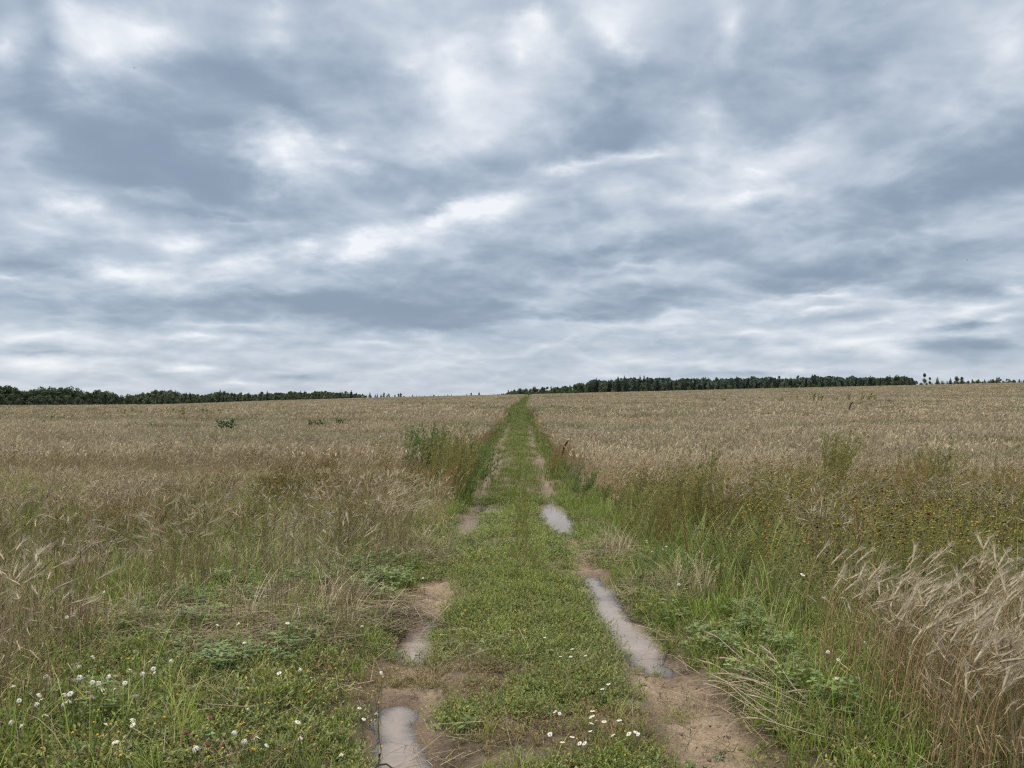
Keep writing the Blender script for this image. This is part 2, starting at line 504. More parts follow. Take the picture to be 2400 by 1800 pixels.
def wheat_clump(n, rad, lod, H0=.66):
    t = T()
    for i in range(n):
        a = rng.uniform(0, 2 * PI); r = rad * math.sqrt(rng.uniform())
        b = np.array([r * math.cos(a), r * math.sin(a), 0])
        H = H0 * rng.uniform(.72, 1.1)
        cur = stalk_curve(b, H, rng.uniform(.0, .16), rng.uniform(0, 2 * PI), rng.uniform(0, .09), n=7 if lod == 0 else (4 if lod == 1 else 3))
        br = rng.uniform(.75, 1.15)
        cst = STR_STEM * br * .92 * (1 + rng.uniform(-.08, .08, 3)); ce = STR_EAR * br * rng.uniform(.85, 1.2); ca = STR_AWN * br
        dirr = cur[-1] - cur[-2]
        sag = rng.normal(size=3) * .45; sag[2] = -rng.uniform(-.2, 1.0)
        dirr = dirr / np.linalg.norm(dirr) + sag * .7
        if lod == 0:
            t.tube(cur, np.linspace(.0019, .0011, len(cur)), cst, 3)
            add_ear(t, cur[-1], dirr, rng.uniform(.06, .085), .0050, ce, ca, 4, 15, .055, .0008)
            for _ in range(1):
                j = rng.integers(1, 4); an = rng.uniform(0, 2 * PI)
                e = np.array([math.cos(an), math.sin(an), 0])
                p0 = cur[j]
                L = rng.uniform(.1, .22)
                t.ribbon([p0, p0 + e * L * .4 + [0, 0, L * .3], p0 + e * L * .75 + [0, 0, L * .05], p0 + e * L * .8 + [0, 0, -L * .4]], [.003, .004, .003, .001], STR_LEAF * br * rng.uniform(.8, 1.1))
        elif lod == 1:
            t.ribbon(cur, .0028, cst)
            add_ear(t, cur[-1], dirr, rng.uniform(.07, .09), .0060, ce, ca, 3, 7, .055, .0014)
            an = rng.uniform(0, 2 * PI); e = np.array([math.cos(an), math.sin(an), 0]); p0 = cur[1]; L = .2
            t.ribbon([p0, p0 + e * L * .5 + [0, 0, L * .3], p0 + e * L * .8 - [0, 0, L * .3]], [.004, .005, .002], STR_LEAF * br)
        elif lod == 2:
            t.ribbon(cur, .007, cst * 1.02)
            d = dirr / np.linalg.norm(dirr); e = np.cross(d, rng.normal(size=3)); e /= np.linalg.norm(e)
            p = cur[-1]
            t.add([p - e * .008, p + e * .008, p + d * .15 + e * .018, p + d * .15 - e * .018], [(0, 1, 2), (0, 2, 3)], ce)
            for _ in range(2): t.tri(p + d * .05, d + rng.normal(size=3) * .35, .14, .006, ca)
        else:
            t.ribbon(cur, .02, cst * 1.02)
            d = dirr / np.linalg.norm(dirr); e = np.cross(d, rng.normal(size=3)); e /= np.linalg.norm(e)
            p = cur[-1]
            t.add([p - e * .02, p + e * .02, p + d * .2 + e * .05, p + d * .2 - e * .05], [(0, 1, 2), (0, 2, 3)], ce)
    return t.get()

def grass_tuft(n, rad, H, w, cols, seg=4, flop=.6):
    t = T()
    for i in range(n):
        a = rng.uniform(0, 2 * PI); r = rad * math.sqrt(rng.uniform())
        b = np.array([r * math.cos(a), r * math.sin(a), 0])
        h = H * rng.uniform(.45, 1.1); ld = rng.uniform(0, 2 * PI)
        d = np.array([math.cos(ld), math.sin(ld), 0])
        s_ = np.linspace(0, 1, seg)
        out = flop * h * rng.uniform(.3, 1.2)
        pts = b + d * (out * s_ ** 1.7)[:, None] + np.array([0, 0, 1.]) * (h * (s_ - .38 * flop * s_ ** 3))[:, None]
        c = cols[rng.integers(len(cols))] * rng.uniform(.75, 1.25)
        ww = w * rng.uniform(.7, 1.2) * (1 - s_ ** 2 * .92)
        side = np.array([-d[1], d[0], 0]) if rng.uniform() < .6 else None
        t.ribbon(pts, ww, np.array([c * (.9 + .2 * q) for q in s_]), side)
    return t.get()

G1 = [np.array([.18, .25, .04]), np.array([.215, .27, .048]), np.array([.125, .195, .032]), np.array([.25, .26, .07])]
G2 = G1 + [np.array([.34, .30, .15]), np.array([.29, .25, .12])]

def knot_patch(n, rad, Ls, ll, lw, cols):
    t = T()
    for i in range(n):
        a = rng.uniform(0, 2 * PI); r = rad * math.sqrt(rng.uniform())
        p = np.array([r * math.cos(a), r * math.sin(a), 0.])
        an = rng.uniform(0, 2 * PI); up = rng.uniform(.25, 1.1)
        d = np.array([math.cos(an), math.sin(an), up]); d /= np.linalg.norm(d)
        L = Ls * rng.uniform(.5, 1.2)
        c = cols[rng.integers(len(cols))] * rng.uniform(.75, 1.25)
        t.ribbon([p, p + d * L * .6, p + d * L + [0, 0, L * .15]], [.002, .0018, .001], c * np.array([1.3, .9, .9]))
        for j in range(7):
            s_ = (j + 1) / 7
            q = p + d * L * s_
            la = rng.uniform(0, 2 * PI)
            ld = d * .7 + np.array([math.cos(la), math.sin(la), rng.uniform(-.1, .6)])
            t.leaf(q, ld, ll * rng.uniform(.6, 1.15), lw * rng.uniform(.7, 1.2), c * rng.uniform(.85, 1.2))
    return t.get()
K1 = [np.array([.155, .205, .048]), np.array([.185, .225, .058]), np.array([.215, .24, .055]), np.array([.115, .165, .045])]
K2 = [np.array([.21, .185, .075]), np.array([.25, .185, .095]), np.array([.17, .17, .06])]

def clover_patch(n, rad, H):
    t = T()
    for i in range(n):
        a = rng.uniform(0, 2 * PI); r = rad * math.sqrt(rng.uniform())
        h = H * rng.uniform(.4, 1.1)
        p = np.array([r * math.cos(a), r * math.sin(a), 0.]); q = p + [rng.normal() * .02, rng.normal() * .02, h]
        c = np.array([.115, .185, .05]) * rng.uniform(.7, 1.3) * (1 + np.array([rng.uniform(-.1, .4), 0, rng.uniform(-.1, .4)]))
        t.ribbon([p, q], [.002, .0015], c)
        a0 = rng.uniform(0, 6)
        for j in range(3):
            an = a0 + j * 2.1
            t.leaf(q, [math.cos(an), math.sin(an), rng.uniform(-.2, .3)], rng.uniform(.018, .032), rng.uniform(.014, .022), c * rng.uniform(.9, 1.15), .12)
    return t.get()

def mayweed(n, H, heads, colset, brown=.5, hr=.010):
    t = T()
    for i in range(n):
        an = rng.uniform(0, 2 * PI); ln = rng.uniform(.05, .22) * H * 1.2
        d = np.array([math.cos(an), math.sin(an), 0])
        h = H * rng.uniform(.6, 1)
        pts = np.array([[0, 0, 0], d * ln * .3 + [0, 0, h * .4], d * ln + [0, 0, h * .75]])
        c = colset[rng.integers(len(colset))] * rng.uniform(.8, 1.2)
        t.ribbon(pts, [.004, .0035, .0028], c)
        for j in range(heads):
            a2 = rng.uniform(0, 2 * PI)
            e = pts[-1] + [math.cos(a2) * .07, math.sin(a2) * .07, h * rng.uniform(.05, .28)]
            s0 = pts[1] + (pts[2] - pts[1]) * rng.uniform(.3, 1)
            t.ribbon([s0, (s0 + e) / 2 + [0, 0, -.01], e], .0022, c)
            u = rng.uniform()
            if u < brown: hc = np.array([.05, .035, .02]) * rng.uniform(.6, 1.6)
            elif u < brown + .3: hc = np.array([.20, .16, .06])
            else: hc = np.array([.36, .27, .05]) * rng.uniform(.7, 1.2)
            t.blob(e, hr * rng.uniform(.8, 1.2), hc, 1.0, 5)
        for j in range(12):
            q = pts[0] + (pts[1] - pts[0]) * rng.uniform(.2, 1) if rng.uniform() < .5 else pts[1] + (pts[2] - pts[1]) * rng.uniform(0, .9)
            t.tri(q, [*rng.normal(size=2), rng.uniform(0, .8)], rng.uniform(.03, .07), .006, c * rng.uniform(.8, 1.3))
    return t.get()
OL = [np.array([.21, .22, .075]), np.array([.26, .25, .09]), np.array([.16, .195, .065]), np.array([.32, .265, .13])]
BR = [np.array([.26, .2, .085]), np.array([.31, .245, .105]), np.array([.21, .185, .07])]

def plume(stems, H, col, col2, nb=14, lw=.012, spread=.14, ll=1.0):
    """tall panicled weed: thin upright stems with many fine ascending branchlets"""
    t = T()
    for i in range(stems):
        an = rng.uniform(0, 2 * PI)
        d = np.array([math.cos(an), math.sin(an), 0]); ln = H * rng.uniform(.02, spread)
        h = H * rng.uniform(.65, 1)
        s_ = np.linspace(0, 1, 6)
        pts = d * (ln * s_ ** 1.6)[:, None] + np.array([0, 0, 1.]) * (h * s_)[:, None] + d * .04
        c = (col if rng.uniform() < .65 else col2) * rng.uniform(.75, 1.25)
        t.ribbon(pts, np.linspace(.005, .0015, 6), c * np.array([1.1, .95, .9]))
        for j in range(nb):
            u = rng.uniform(.3, 1); q = d * (ln * u ** 1.6) + d * .04 + np.array([0, 0, h * u])
            a2 = rng.uniform(0, 2 * PI)
            L = (.05 + .09 * (1 - u)) * H * rng.uniform(.6, 1.2)
            e = np.array([math.cos(a2), math.sin(a2), rng.uniform(1.3, 3.0)]); e /= np.linalg.norm(e)
            t.tri(q, e, L, .003, c)
            for m in range(4):
                r = q + e * L * rng.uniform(.3, 1)
                t.tri(r, e + rng.normal(size=3) * .5, rng.uniform(.015, .04) * ll, lw * rng.uniform(.6, 1.2), c * rng.uniform(.8, 1.25))
        for j in range(5):
            u = rng.uniform(.02, .5); q = np.array([0, 0, h * u]) + d * .04
            a2 = rng.uniform(0, 2 * PI)
            t.leaf(q, [math.cos(a2), math.sin(a2), .5], rng.uniform(.05, .11) * H, .014, c * np.array([.75, .95, .8]))
    return t.get()

def straw_mat(n, rad, L0=.3):
    t = T()
    for i in range(n):
        a = rng.uniform(0, 2 * PI); r = rad * math.sqrt(rng.uniform())
        an = rng.normal() * .7 + (0 if rng.uniform() < .6 else 1.4)
        L = L0 * rng.uniform(.3, 1.2)
        d = np.array([math.cos(an), math.sin(an), rng.normal() * .12])
        p = np.array([r * math.cos(a), r * math.sin(a), rng.uniform(.004, .05) + .05 * rng.uniform() ** 3])
        c = np.array([.42, .34, .23]) * rng.uniform(.35, 1.1)
        s = np.array([-d[1], d[0], rng.normal() * .5]); s /= np.linalg.norm(s)
        k1 = p + d * L * .5 + [0, 0, rng.uniform(-.01, .02)]
        t.ribbon([p - d * L * .5, k1 - d * L * .5 + d * L * .5, p + d * L * .5 + rng.normal(size=3) * .012], [.003, .0038, .002], c, s)
    return t.get()

# ------------------------------------------------------------------ where things grow
def eL(y): return np.interp(y, [3, 5, 6, 8.5, 14, 26, 36, 300], [-2.45, -2.5, -2.5, -2.3, -2.0, -1.6, -1.25, -1.25])
def eR(y): return np.interp(y, [3, 4.5, 6, 9, 14, 22, 36, 300], [1.3, 1.3, 2.3, 2.1, 1.75, 1.45, 1.2, 1.2])
def brown_belt(x, y):
    u = x - cen(y)
    return ss(1.3, 2.2, -u) * (1 - ss(4.5, 7.5, -u)) * ss(11.5, 13.5, y) * (1 - ss(17.5, 21, y)) * (.35 + .65 * ss(.40, .54, fbm(x / 1.6, y / 1.6, 210, 2)))
MATS = [(700,1330,.75,.5), (560,1400,.45,.28), (330,1370,.6,.32), (620,1250,.5,.5), (1480,1290,.4,.45), (1330,1200,.3,.7), (920,1200,.3,.8)]
MATS = [(*at(a, b), c_, d_) for a, b, c_, d_ in MATS]
def strawy(x, y):
    m = np.zeros(np.shape(x))
    for X0, Y0, a, b in MATS: m = np.maximum(m, np.exp(-(((x - X0) / a) ** 2 + ((y - Y0) / b) ** 2) ** 1.5))
    return m
def wheat_p(x, y):
    u = x - cen(y)
    j = (fbm(x * 1.6, y * 1.6, 80, 2) - .5) * .9 * (1 - .6 * ss(25, 50, y))
    l = ss(0, .45, -(u - eL(y)) + j); r = ss(0, .3, (u - eR(y)) + j)
    nl = fbm(x / 1.7, y / 1.7, 90, 3)
    pl = l * np.where(y < 26, .04 + .96 * np.maximum(.42 * ss(.50, .62, nl), .9 * ss(14, 26, y)), 1)
    pl = pl * (1 - .8 * brown_belt(x, y))
    # right belt of weeds
    belt = ss(4.4, 5.1, y + (fbm(x * .9, y * .9, 97) - .5) * 1.2) * (1 - ss(12, 18, y))
    nr = fbm(x / 1.4, y / 1.4, 95, 3)
    pr = r * (1 - belt * (.95 - .4 * ss(.56, .66, nr)))
    pb = ((u < -1.0) & (u > -2.4) & (y > 5) & (y < 14)) * .16
    return np.clip(np.where(u < 0, np.maximum(pl, pb), pr), 0, 1)

def wheat_tint(x, y):
    n = fbm(x / 6, y / 6, 99, 3)[:, None]; n2 = fbm(x / 1.2, y / 1.2, 104, 2)[:, None]
    c = np.array([1.0, .965, .94]) * (1 - n) + np.array([1.0, 1.0, 1.0]) * n
    n3 = fbm(x / 9, y / 3.2, 108, 3)[:, None]; g3 = ss(.56, .68, n3)
    c = c * (1 - .22 * g3) * (1 - g3 * np.array([.05, 0, .12]))
    n4 = fbm(x / 14 + 50, y / 7, 115, 3)[:, None]; g4 = ss(.55, .68, n4)
    c = c * (1 - g4 * np.array([.12, .08, .09]))
    return 1.0 * c * (.84 + .32 * n2) * tint(len(x), .82, 1.18, .05)

def wind(x, y, lo, hi):
    n = fbm(x / 2.2, y / 2.2, 120, 2)
    k = lo + (hi - lo) * n
    a = (fbm(x / 5, y / 5, 122, 2) - .5) * 3 + rng.normal(size=len(x)) * .5
    return np.stack([k * np.cos(a), k * np.sin(a)], -1)

print('templates')
W0 = [wheat_clump(9, .10, 0) for _ in range(6)]
W1 = [wheat_clump(10, .16, 1) for _ in range(6)]
W2 = [wheat_clump(14, .32, 2) for _ in range(5)]
W3 = [wheat_clump(16, .6, 3) for _ in range(5)]
soupL, soupR = Soup(), Soup()
def sow(temps, x, y, scale, lo=.0, hi=.3, sink=0.0, bright=1.0):
    for sp, m in ((soupL, x < cen(y)), (soupR, x >= cen(y))):
        xx, yy = x[m], y[m]
        sp.scatter(temps, xx, yy, scale * rng.uniform(.85, 1.1, len(xx)) * np.where((xx > 0) & (yy < 6), .76, 1), wind(xx, yy, lo, hi), wheat_tint(xx, yy) * bright, sink)
x, y = candidates(2.6, 10.5, 42, .86); sow(W0, *keep(x, y, wheat_p(x, y)), 1.0)
x, y = candidates(10.5, 20, 26, .92); sow(W1, *keep(x, y, wheat_p(x, y)), 1.0, bright=1.15)
x, y = candidates(20, 48, 7.5, .95, 2); sow(W2, *keep(x, y, wheat_p(x, y)), 1.0)
x, y = candidates(48, 125, 1.9, .98, 3); sow(W3, *keep(x, y, wheat_p(x, y)), 1.0)
x, y = candidates(125, 318, .9, 1.0, 5); sow(W3, *keep(x, y, wheat_p(x, y)), 1.1)
x, y = candidates(2.6, 5.2, 14, .74, .8); m = x > cen(y) + 1.3; x, y = x[m], y[m]; sow(W0, *keep(x, y, wheat_p(x, y)), 1.0, .0, .25)
soupL.build('wheat_crop', M_STRAW, 'ripe wheat standing in the field on the left of the track')
soupR.build('wheat_crop', M_STRAW, 'ripe wheat standing in the field on the right of the track')

# green things
print('grass')
GT0 = [grass_tuft(13, .05, .16, .0042, G1) for _ in range(6)]
GD0 = [grass_tuft(9, .06, .24, .0035, [np.array([.34, .28, .16]), np.array([.26, .2, .1]), np.array([.2, .19, .08])], 4, 1.0) for _ in range(5)]
GT1 = [grass_tuft(12, .07, .40, .005, G2, 5, .55) for _ in range(6)]
GT2 = [grass_tuft(16, .2, .26, .011, G1, 3) for _ in range(5)]
GT3 = [grass_tuft(18, .6, .3, .035, G1, 3) for _ in range(4)]
low, tall = Soup(), Soup()
def bare(x, y):
    """0..1 how bare the rut is along its run"""
    u = x - cen(y)
    L = np.interp(y, [3, 4.3, 4.5, 4.9, 5.1, 7.3, 7.7, 10.5, 12, 15, 24, 34, 42], [1.1, 1.1, .22, .22, .95, .95, .22, .25, .6, .55, .42, .3, 0])
    Rr = np.interp(y, [3, 4.9, 5.1, 6.8, 7.3, 10.5, 11, 14.5, 18, 34, 42], [1.6, 1.45, .7, .75, .62, .5, .85, .72, .46, .32, 0])
    return np.where(u < 0, L, Rr)
def free(x, y):
    b = bare(x, y) * (.75 + .8 * (fbm(x * 2.6, y * 2.6, 130, 3) - .35))
    return (puddle_sd(x, y) > .02) & (rut_w(x, y) < 1.27 - 1.0 * np.clip(b, 0, 1.1))
# low grass on verges
x, y = candidates(2.6, 9, 330, .74, .6, 3.8)
u = x - cen(y)
pv = ss(.9, 1.05, np.abs(u)) * np.where(u < 0, 1 - .55 * ss(2.6, 3.4, -u), 1 - ss(1.9, 2.4, u)) * (.5 + .5 * ss(.35, .55, fbm(x * 1.5, y * 1.5, 140)))
pv = pv * (1 - .8 * strawy(x, y)) * np.where(u < 0, .6, .9)
x, y = keep(x, y, pv * free(x, y)); u = x - cen(y)
low.scatter(GT0, x, y, rng.uniform(.5, 1.15, len(x)) * np.where((u < 0) & (y < 5), .8, 1.15), None, tint(len(x), .8, 1.4))
x, y = candidates(2.6, 12, 75, .74, .6, 5); u = np.abs(x - cen(y))
x, y = keep(x, y, ss(.95, 1.2, u) * (1 - ss(3.2, 4.6, u)) * ss(.38, .55, fbm(x * 1.9, y * 1.9, 145)) * free(x, y))
low.scatter(GD0, x, y, rng.uniform(.5, 1.2, len(x)), None, tint(len(x), .7, 1.2))
x, y = candidates(9, 18, 70, .74, 1, 6)
u = x - cen(y)
pv = ss(.85, 1.1, np.abs(u)) * (1 - ss(1.6, 4.5, np.abs(u)) * .75)
x, y = keep(x, y, pv * free(x, y)); low.scatter(GT0, x, y, rng.uniform(.9, 1.9, len(x)), None, tint(len(x)))
# understorey in the thin wheat on the left
x, y = candidates(3.2, 24, 34); u = x - cen(y)
pg = (u < -1.5) * (.3 + .7 * (1 - ss(.42, .56, fbm(x / 1.7, y / 1.7, 90, 3)))) * (1 - ss(15, 24, y))
x, y = keep(x, y, pg); tall.scatter(GT1, x, y, rng.uniform(.6, 1.2, len(x)), None, tint(len(x), .85, 1.35) * (.85 + .4 * fbm(x / 1.3, y / 1.3, 157, 2))[:, None])
# taller grass: right verge and left verge
x, y = candidates(2.8, 13, 60, .74, .6, 4); u = x - cen(y)
pr = ss(1.15, 1.5, u) * (1 - ss(2.1, 2.9, u)) * (.45 + .55 * ss(.4, .55, fbm(x * 1.1, y * 1.1, 150)))
pl = ss(1.0, 1.5, -u) * (1 - ss(2.5, 3.2, -u)) * ss(5, 7, y) * .5 * ss(.38, .55, fbm(x * .9, y * .9, 152))
x, y = keep(x, y, np.maximum(pr, pl) * free(x, y)); tall.scatter(GT1, x, y, rng.uniform(.6, 1.15, len(x)), wind(x, y, .1, .6), tint(len(x)))
x, y = candidates(4.4, 15, 26); u = x - cen(y)
pr = ss(1.5, 2.0, u) * ss(4.6, 5.6, y) * (1 - ss(12, 16, y)) * (.35 + .65 * ss(.4, .56, fbm(x * .8, y * .8, 156)))
x, y = keep(x, y, pr); tall.scatter(GT1, x, y, rng.uniform(.9, 1.9, len(x)), wind(x, y, .05, .4), tint(len(x), .8, 1.3))
# along the track farther on
GDL = [grass_tuft(15, .06, .46, .0042, [np.array([.52, .445, .30]), np.array([.46, .385, .24]), np.array([.36, .31, .18])], 5, .85) for _ in range(5)]
x, y = candidates(3.4, 15, 30, .74, .6); u = x - cen(y)
pd = np.where(u < 0, ss(1.0, 1.4, -u) * (1 - ss(4, 7, -u)) * ss(4.6, 5.6, y + .4 * u), .55 * ss(1.5, 2.0, u) * ss(4.8, 5.8, y)) * ss(.50, .62, fbm(x * .8, y * .8, 270, 3))
pd = np.maximum(pd, .8 * strawy(x, y))
x, y = keep(x, y, pd * free(x, y)); tall.scatter(GDL, x, y, rng.uniform(.5, 1.15, len(x)), wind(x, y, .1, .8), tint(len(x), .75, 1.15))
x, y = candidates(15, 60, 26, .05, 2.0, 2.6); u = x - cen(y)
inr = rut_w(x, y) > .4
pt = np.where(inr, ss(26, 38, y) * .8, 1) * (1 - ss(1.3, 1.7, np.abs(u)))
x, y = keep(x, y, pt); low.scatter(GT2, x, y, rng.uniform(.5, 1.0, len(x)) * np.where(rut_w(x, y) > .4, .4, 1), None, tint(len(x), .65, 1.05))
x, y = candidates(58, 310, 5, .0, 9, 9); u = x - cen(y)
x, y = keep(x, y, 1 - ss(.9, 1.5, np.abs(u))); low.scatter(GT3, x, y, rng.uniform(.55, 1.15, len(x)), None, tint(len(x), .5, .9) * np.array([.95, 1.0, .95]))
x, y = candidates(15, 70, 12, .05, 2.0, 2.6); u = np.abs(x - cen(y))
x, y = keep(x, y, ss(.95, 1.1, u) * (1 - ss(1.3, 1.6, u)) * ss(.35, .6, fbm(x, y / 2.5, 158))); low.scatter(GT2, x, y, rng.uniform(1.0, 2.2, len(x)), None, tint(len(x), .6, 1.0))
# green strip on the crest beside the far end of the track
n = 900; x = rng.uniform(7.5, 46, n); y = rng.uniform(286, 300, n)
x, y = keep(x, y, 1 - ss(25, 46, x)); low.scatter(GT3, x, y, rng.uniform(3.0, 4.2, len(x)), None, tint(len(x)) * np.array([1.1, 1.05, .9]))
# centre carpet of small leafy weeds
print('carpet')
KN0 = [knot_patch(14, .075, .085, .019, .008, K1) for _ in range(6)]
KN1 = [knot_patch(12, .075, .06, .014, .006, K2) for _ in range(4)]
KN2 = [knot_patch(16, .14, .11, .028, .012, K1) for _ in range(5)]
carpet = Soup()
x, y = candidates(2.6, 8, 300, .5, .5, 1.6); u = x - cen(y)
pc = (1 - .7 * ss(1.0, 1.35, np.abs(u))) * np.clip(1.3 * ss(.2, .38, fbm(x * 1.7, y * 1.7, 160, 3)) , .1, 1)
bald = np.exp(-(((x - at(1010, 1410)[0]) / .2) ** 2 + ((y - at(1010, 1410)[1]) / .2) ** 2)) + np.exp(-(((x - at(1080, 1635)[0]) / .3) ** 2 + ((y - at(1080, 1635)[1]) / .12) ** 2)) + np.exp(-(((x - at(1540, 1590)[0]) / .3) ** 2 + ((y - at(1540, 1590)[1]) / .5) ** 2))+ np.exp(-(((x - at(965, 1280)[0]) / .3) ** 2 + ((y - at(965, 1280)[1]) / .35) ** 2))
fr = free(x, y)
x, y = keep(x, y, pc * fr * np.clip(1.1 - 1.0 * bald, 0, 1))
wv = fbm(x * .9, y * .9, 170, 2) + .12 * ss(.1, .8, -(x - cen(y)))*(y<5)
m = wv < .60
carpet.scatter(KN0, x[m], y[m], rng.uniform(.7, 1.25, m.sum()), None, tint(m.sum(), .8, 1.2))
carpet.scatter(KN1, x[~m], y[~m], rng.uniform(.7, 1.2, (~m).sum()), None, tint((~m).sum(), .8, 1.2))
x, y = candidates(8, 17, 75, .2, .5, 1.6); u = x - cen(y)
pc = (1 - ss(1.0, 1.3, np.abs(u))) * np.clip(1.3 * ss(.25, .48, fbm(x * 1.4, y * 1.4, 165, 3)), .1, 1)
x, y = keep(x, y, pc * free(x, y)); carpet.scatter(KN2, x, y, rng.uniform(.7, 1.2, len(x)), None, tint(len(x), .85, 1.2))
x, y = candidates(2.6, 9, 130, .74, .5, 4.2); u = np.abs(x - cen(y))
x, y = keep(x, y, (1 - .7 * strawy(x, y)) * ss(1.0, 1.3, u) * (1 - ss(2.6, 3.6, u)) * (.25 + .75 * ss(.4, .55, fbm(x * 1.2, y * 1.2, 190, 3))) * free(x, y))
m = rng.uniform(size=len(x)) < .7
carpet.scatter(KN0, x[m], y[m], rng.uniform(.9, 1.7, m.sum()), None, tint(m.sum(), .8, 1.35))
carpet.scatter(KN1, x[~m], y[~m], rng.uniform(1.0, 2.0, (~m).sum()), None, tint((~m).sum(), .7, 1.2))
x, y = candidates(2.6, 17, 34, .3, .5, 1.2); u = np.abs(x - cen(y))
x, y = keep(x, y, (1 - ss(.6, .9, u)) * ss(.42, .58, fbm(x * 2.3, y * 2.3, 177)) * free(x, y)); low.scatter(GD0, x, y, rng.uniform(.4, 1.1, len(x)), None, tint(len(x), .6, 1.1))
# low grass in the centre strip
x, y = candidates(2.6, 17, 70, .3, .5, .7); u = x - cen(y)
x, y = keep(x, y, (1 - ss(.3, .62, np.abs(u))) * ss(.4, .55, fbm(x * 1.2, y * 1.2, 175)) * np.where(y > 7, 1, .4)); low.scatter(GT0, x, y, rng.uniform(.6, 1.3, len(x)), None, tint(len(x), .9, 1.3) * np.array([1.15, 1.1, .95]))
# clover in the lower left
CL = [clover_patch(26, .11, .12) for _ in range(5)]
clov = Soup()
x, y = candidates(2.7, 8, 60, .74, .5); u = x - cen(y)
pcv = .5 * (1 - .8 * strawy(x, y)) * (u < -1.0) * (1 - ss(2.6, 3.0, -u)) * ss(.46, .58, fbm(x * 1.3, y * 1.3, 180, 3))
pcr = (u > 1.1) * (u < 2.2) * .25 * ss(.45, .6, fbm(x * 1.3, y * 1.3, 182, 3))
x, y = keep(x, y, np.maximum(pcv, pcr)); clov.scatter(CL, x, y, rng.uniform(.7, 1.4, len(x)), None, tint(len(x), .75, 1.2))
def broad(n, L, w, c, up):
    t = T()
    for i in range(n):
        an = i * 2.4 + rng.normal() * .3; d = np.array([math.cos(an), math.sin(an), rng.uniform(.2, 1.2) * up])
        l = L * rng.uniform(.5, 1.15); cc = c * rng.uniform(.7, 1.3)
        p0 = np.array([rng.normal() * .012, rng.normal() * .012, rng.uniform(0, .05)])
        t.leaf(p0, d, l * .55, w * .7, cc, .2); t.leaf(p0 + d / np.linalg.norm(d) * l * .35, d - [0, 0, .5], l * .65, w, cc * 1.05, .15)
    return t.get()
BL = [broad(8, .11, .034, np.array([.13, .19, .06]), .7) for _ in range(4)] + [broad(9, .09, .03, np.array([.19, .26, .06]), .9) for _ in range(2)] + [broad(10, .08, .05, np.array([.12, .2, .075]), .6) for _ in range(2)]
x, y = candidates(2.6, 10, 26, .74, .5, 4.5); u = np.abs(x - cen(y))
x, y = keep(x, y, (.12 + .88 * ss(.9, 1.2, u)) * (1 - ss(3, 4.4, u)) * (.15 + .85 * ss(.42, .6, fbm(x * 1.4, y * 1.4, 260, 3))) * free(x, y) * (1 - .6 * strawy(x, y)))
clov.scatter(BL, x, y, rng.uniform(.3, .85, len(x)), None, tint(len(x), .7, 1.25))
GT4 = [grass_tuft(14, .045, .30, .0045, G1, 5, .8) for _ in range(4)]
x, y = candidates(2.6, 8, 12, .74, .5, 4); u = np.abs(x - cen(y))
x, y = keep(x, y, ss(1.0, 1.3, u) * (1 - ss(2.8, 4, u)) * free(x, y) * (1 - .7 * strawy(x, y)))
low.scatter(GT4, x, y, rng.uniform(.5, 1.1, len(x)), None, tint(len(x), .8, 1.3))
low.build('low_grass', M_LEAF, 'short green grass on the verges and along the track')
tall.build('tall_grass', M_LEAF, 'tall loose green grass on the track verges')
carpet.build('ground_cover', M_LEAF, 'low leafy knotweed carpeting the strip between the ruts')
clov.build('clover_cover', M_LEAF, 'clover and broad leaves covering the verge among the daisies')

# mayweed belts
print('weeds')
MW_Y = [mayweed(7, .62, 4, OL, .24, .0085) for _ in range(5)]
MW_B = [mayweed(7, .55, 5, BR, .62) for _ in range(4)]
MW_G = [mayweed(8, .58, 3, [np.array([.12, .14, .045]), np.array([.15, .15, .05])], .3, .008) for _ in range(4)]
wd = Soup()
x, y = candidates(4.2, 19, 24); u = x - cen(y)
pb = ss(1.7, 2.4, u) * ss(4.8, 5.6, y) * (1 - ss(12, 18, y)) * (.25 + .65 * ss(.36, .5, fbm(x / 1.3, y / 1.3, 200, 2)))
x1, y1 = keep(x, y, pb); wd.scatter(MW_Y, x1, y1, rng.uniform(.75, 1.4, len(x1)), wind(x1, y1, .1, .5), tint(len(x1)))
x, y = candidates(6, 24, 13); u = x - cen(y)
pb = brown_belt(x, y) * .7
x1, y1 = keep(x, y, pb); wd.scatter(MW_B, x1, y1, rng.uniform(.8, 1.2, len(x1)), wind(x1, y1, .1, .5), tint(len(x1)))
x, y = candidates(4, 18, 14); u = x - cen(y)
pb = (1.3 * ss(1.4, 2.0, u) * ss(4.4, 5.4, y) * (1 - ss(14, 18, y)) + ss(1.3, 2, -u) * (1 - ss(4, 9, -u)) * ss(6, 8, y) * .6) * ss(.42, .56, fbm(x / 1.1, y / 1.1, 220, 2))
x1, y1 = keep(x, y, pb); wd.scatter(MW_G, x1, y1, rng.uniform(.7, 1.2, len(x1)), wind(x1, y1, .1, .5), tint(len(x1)))
wd.build('mayweed_growth', M_WEED, 'olive mayweed gone to yellow and black seed heads')

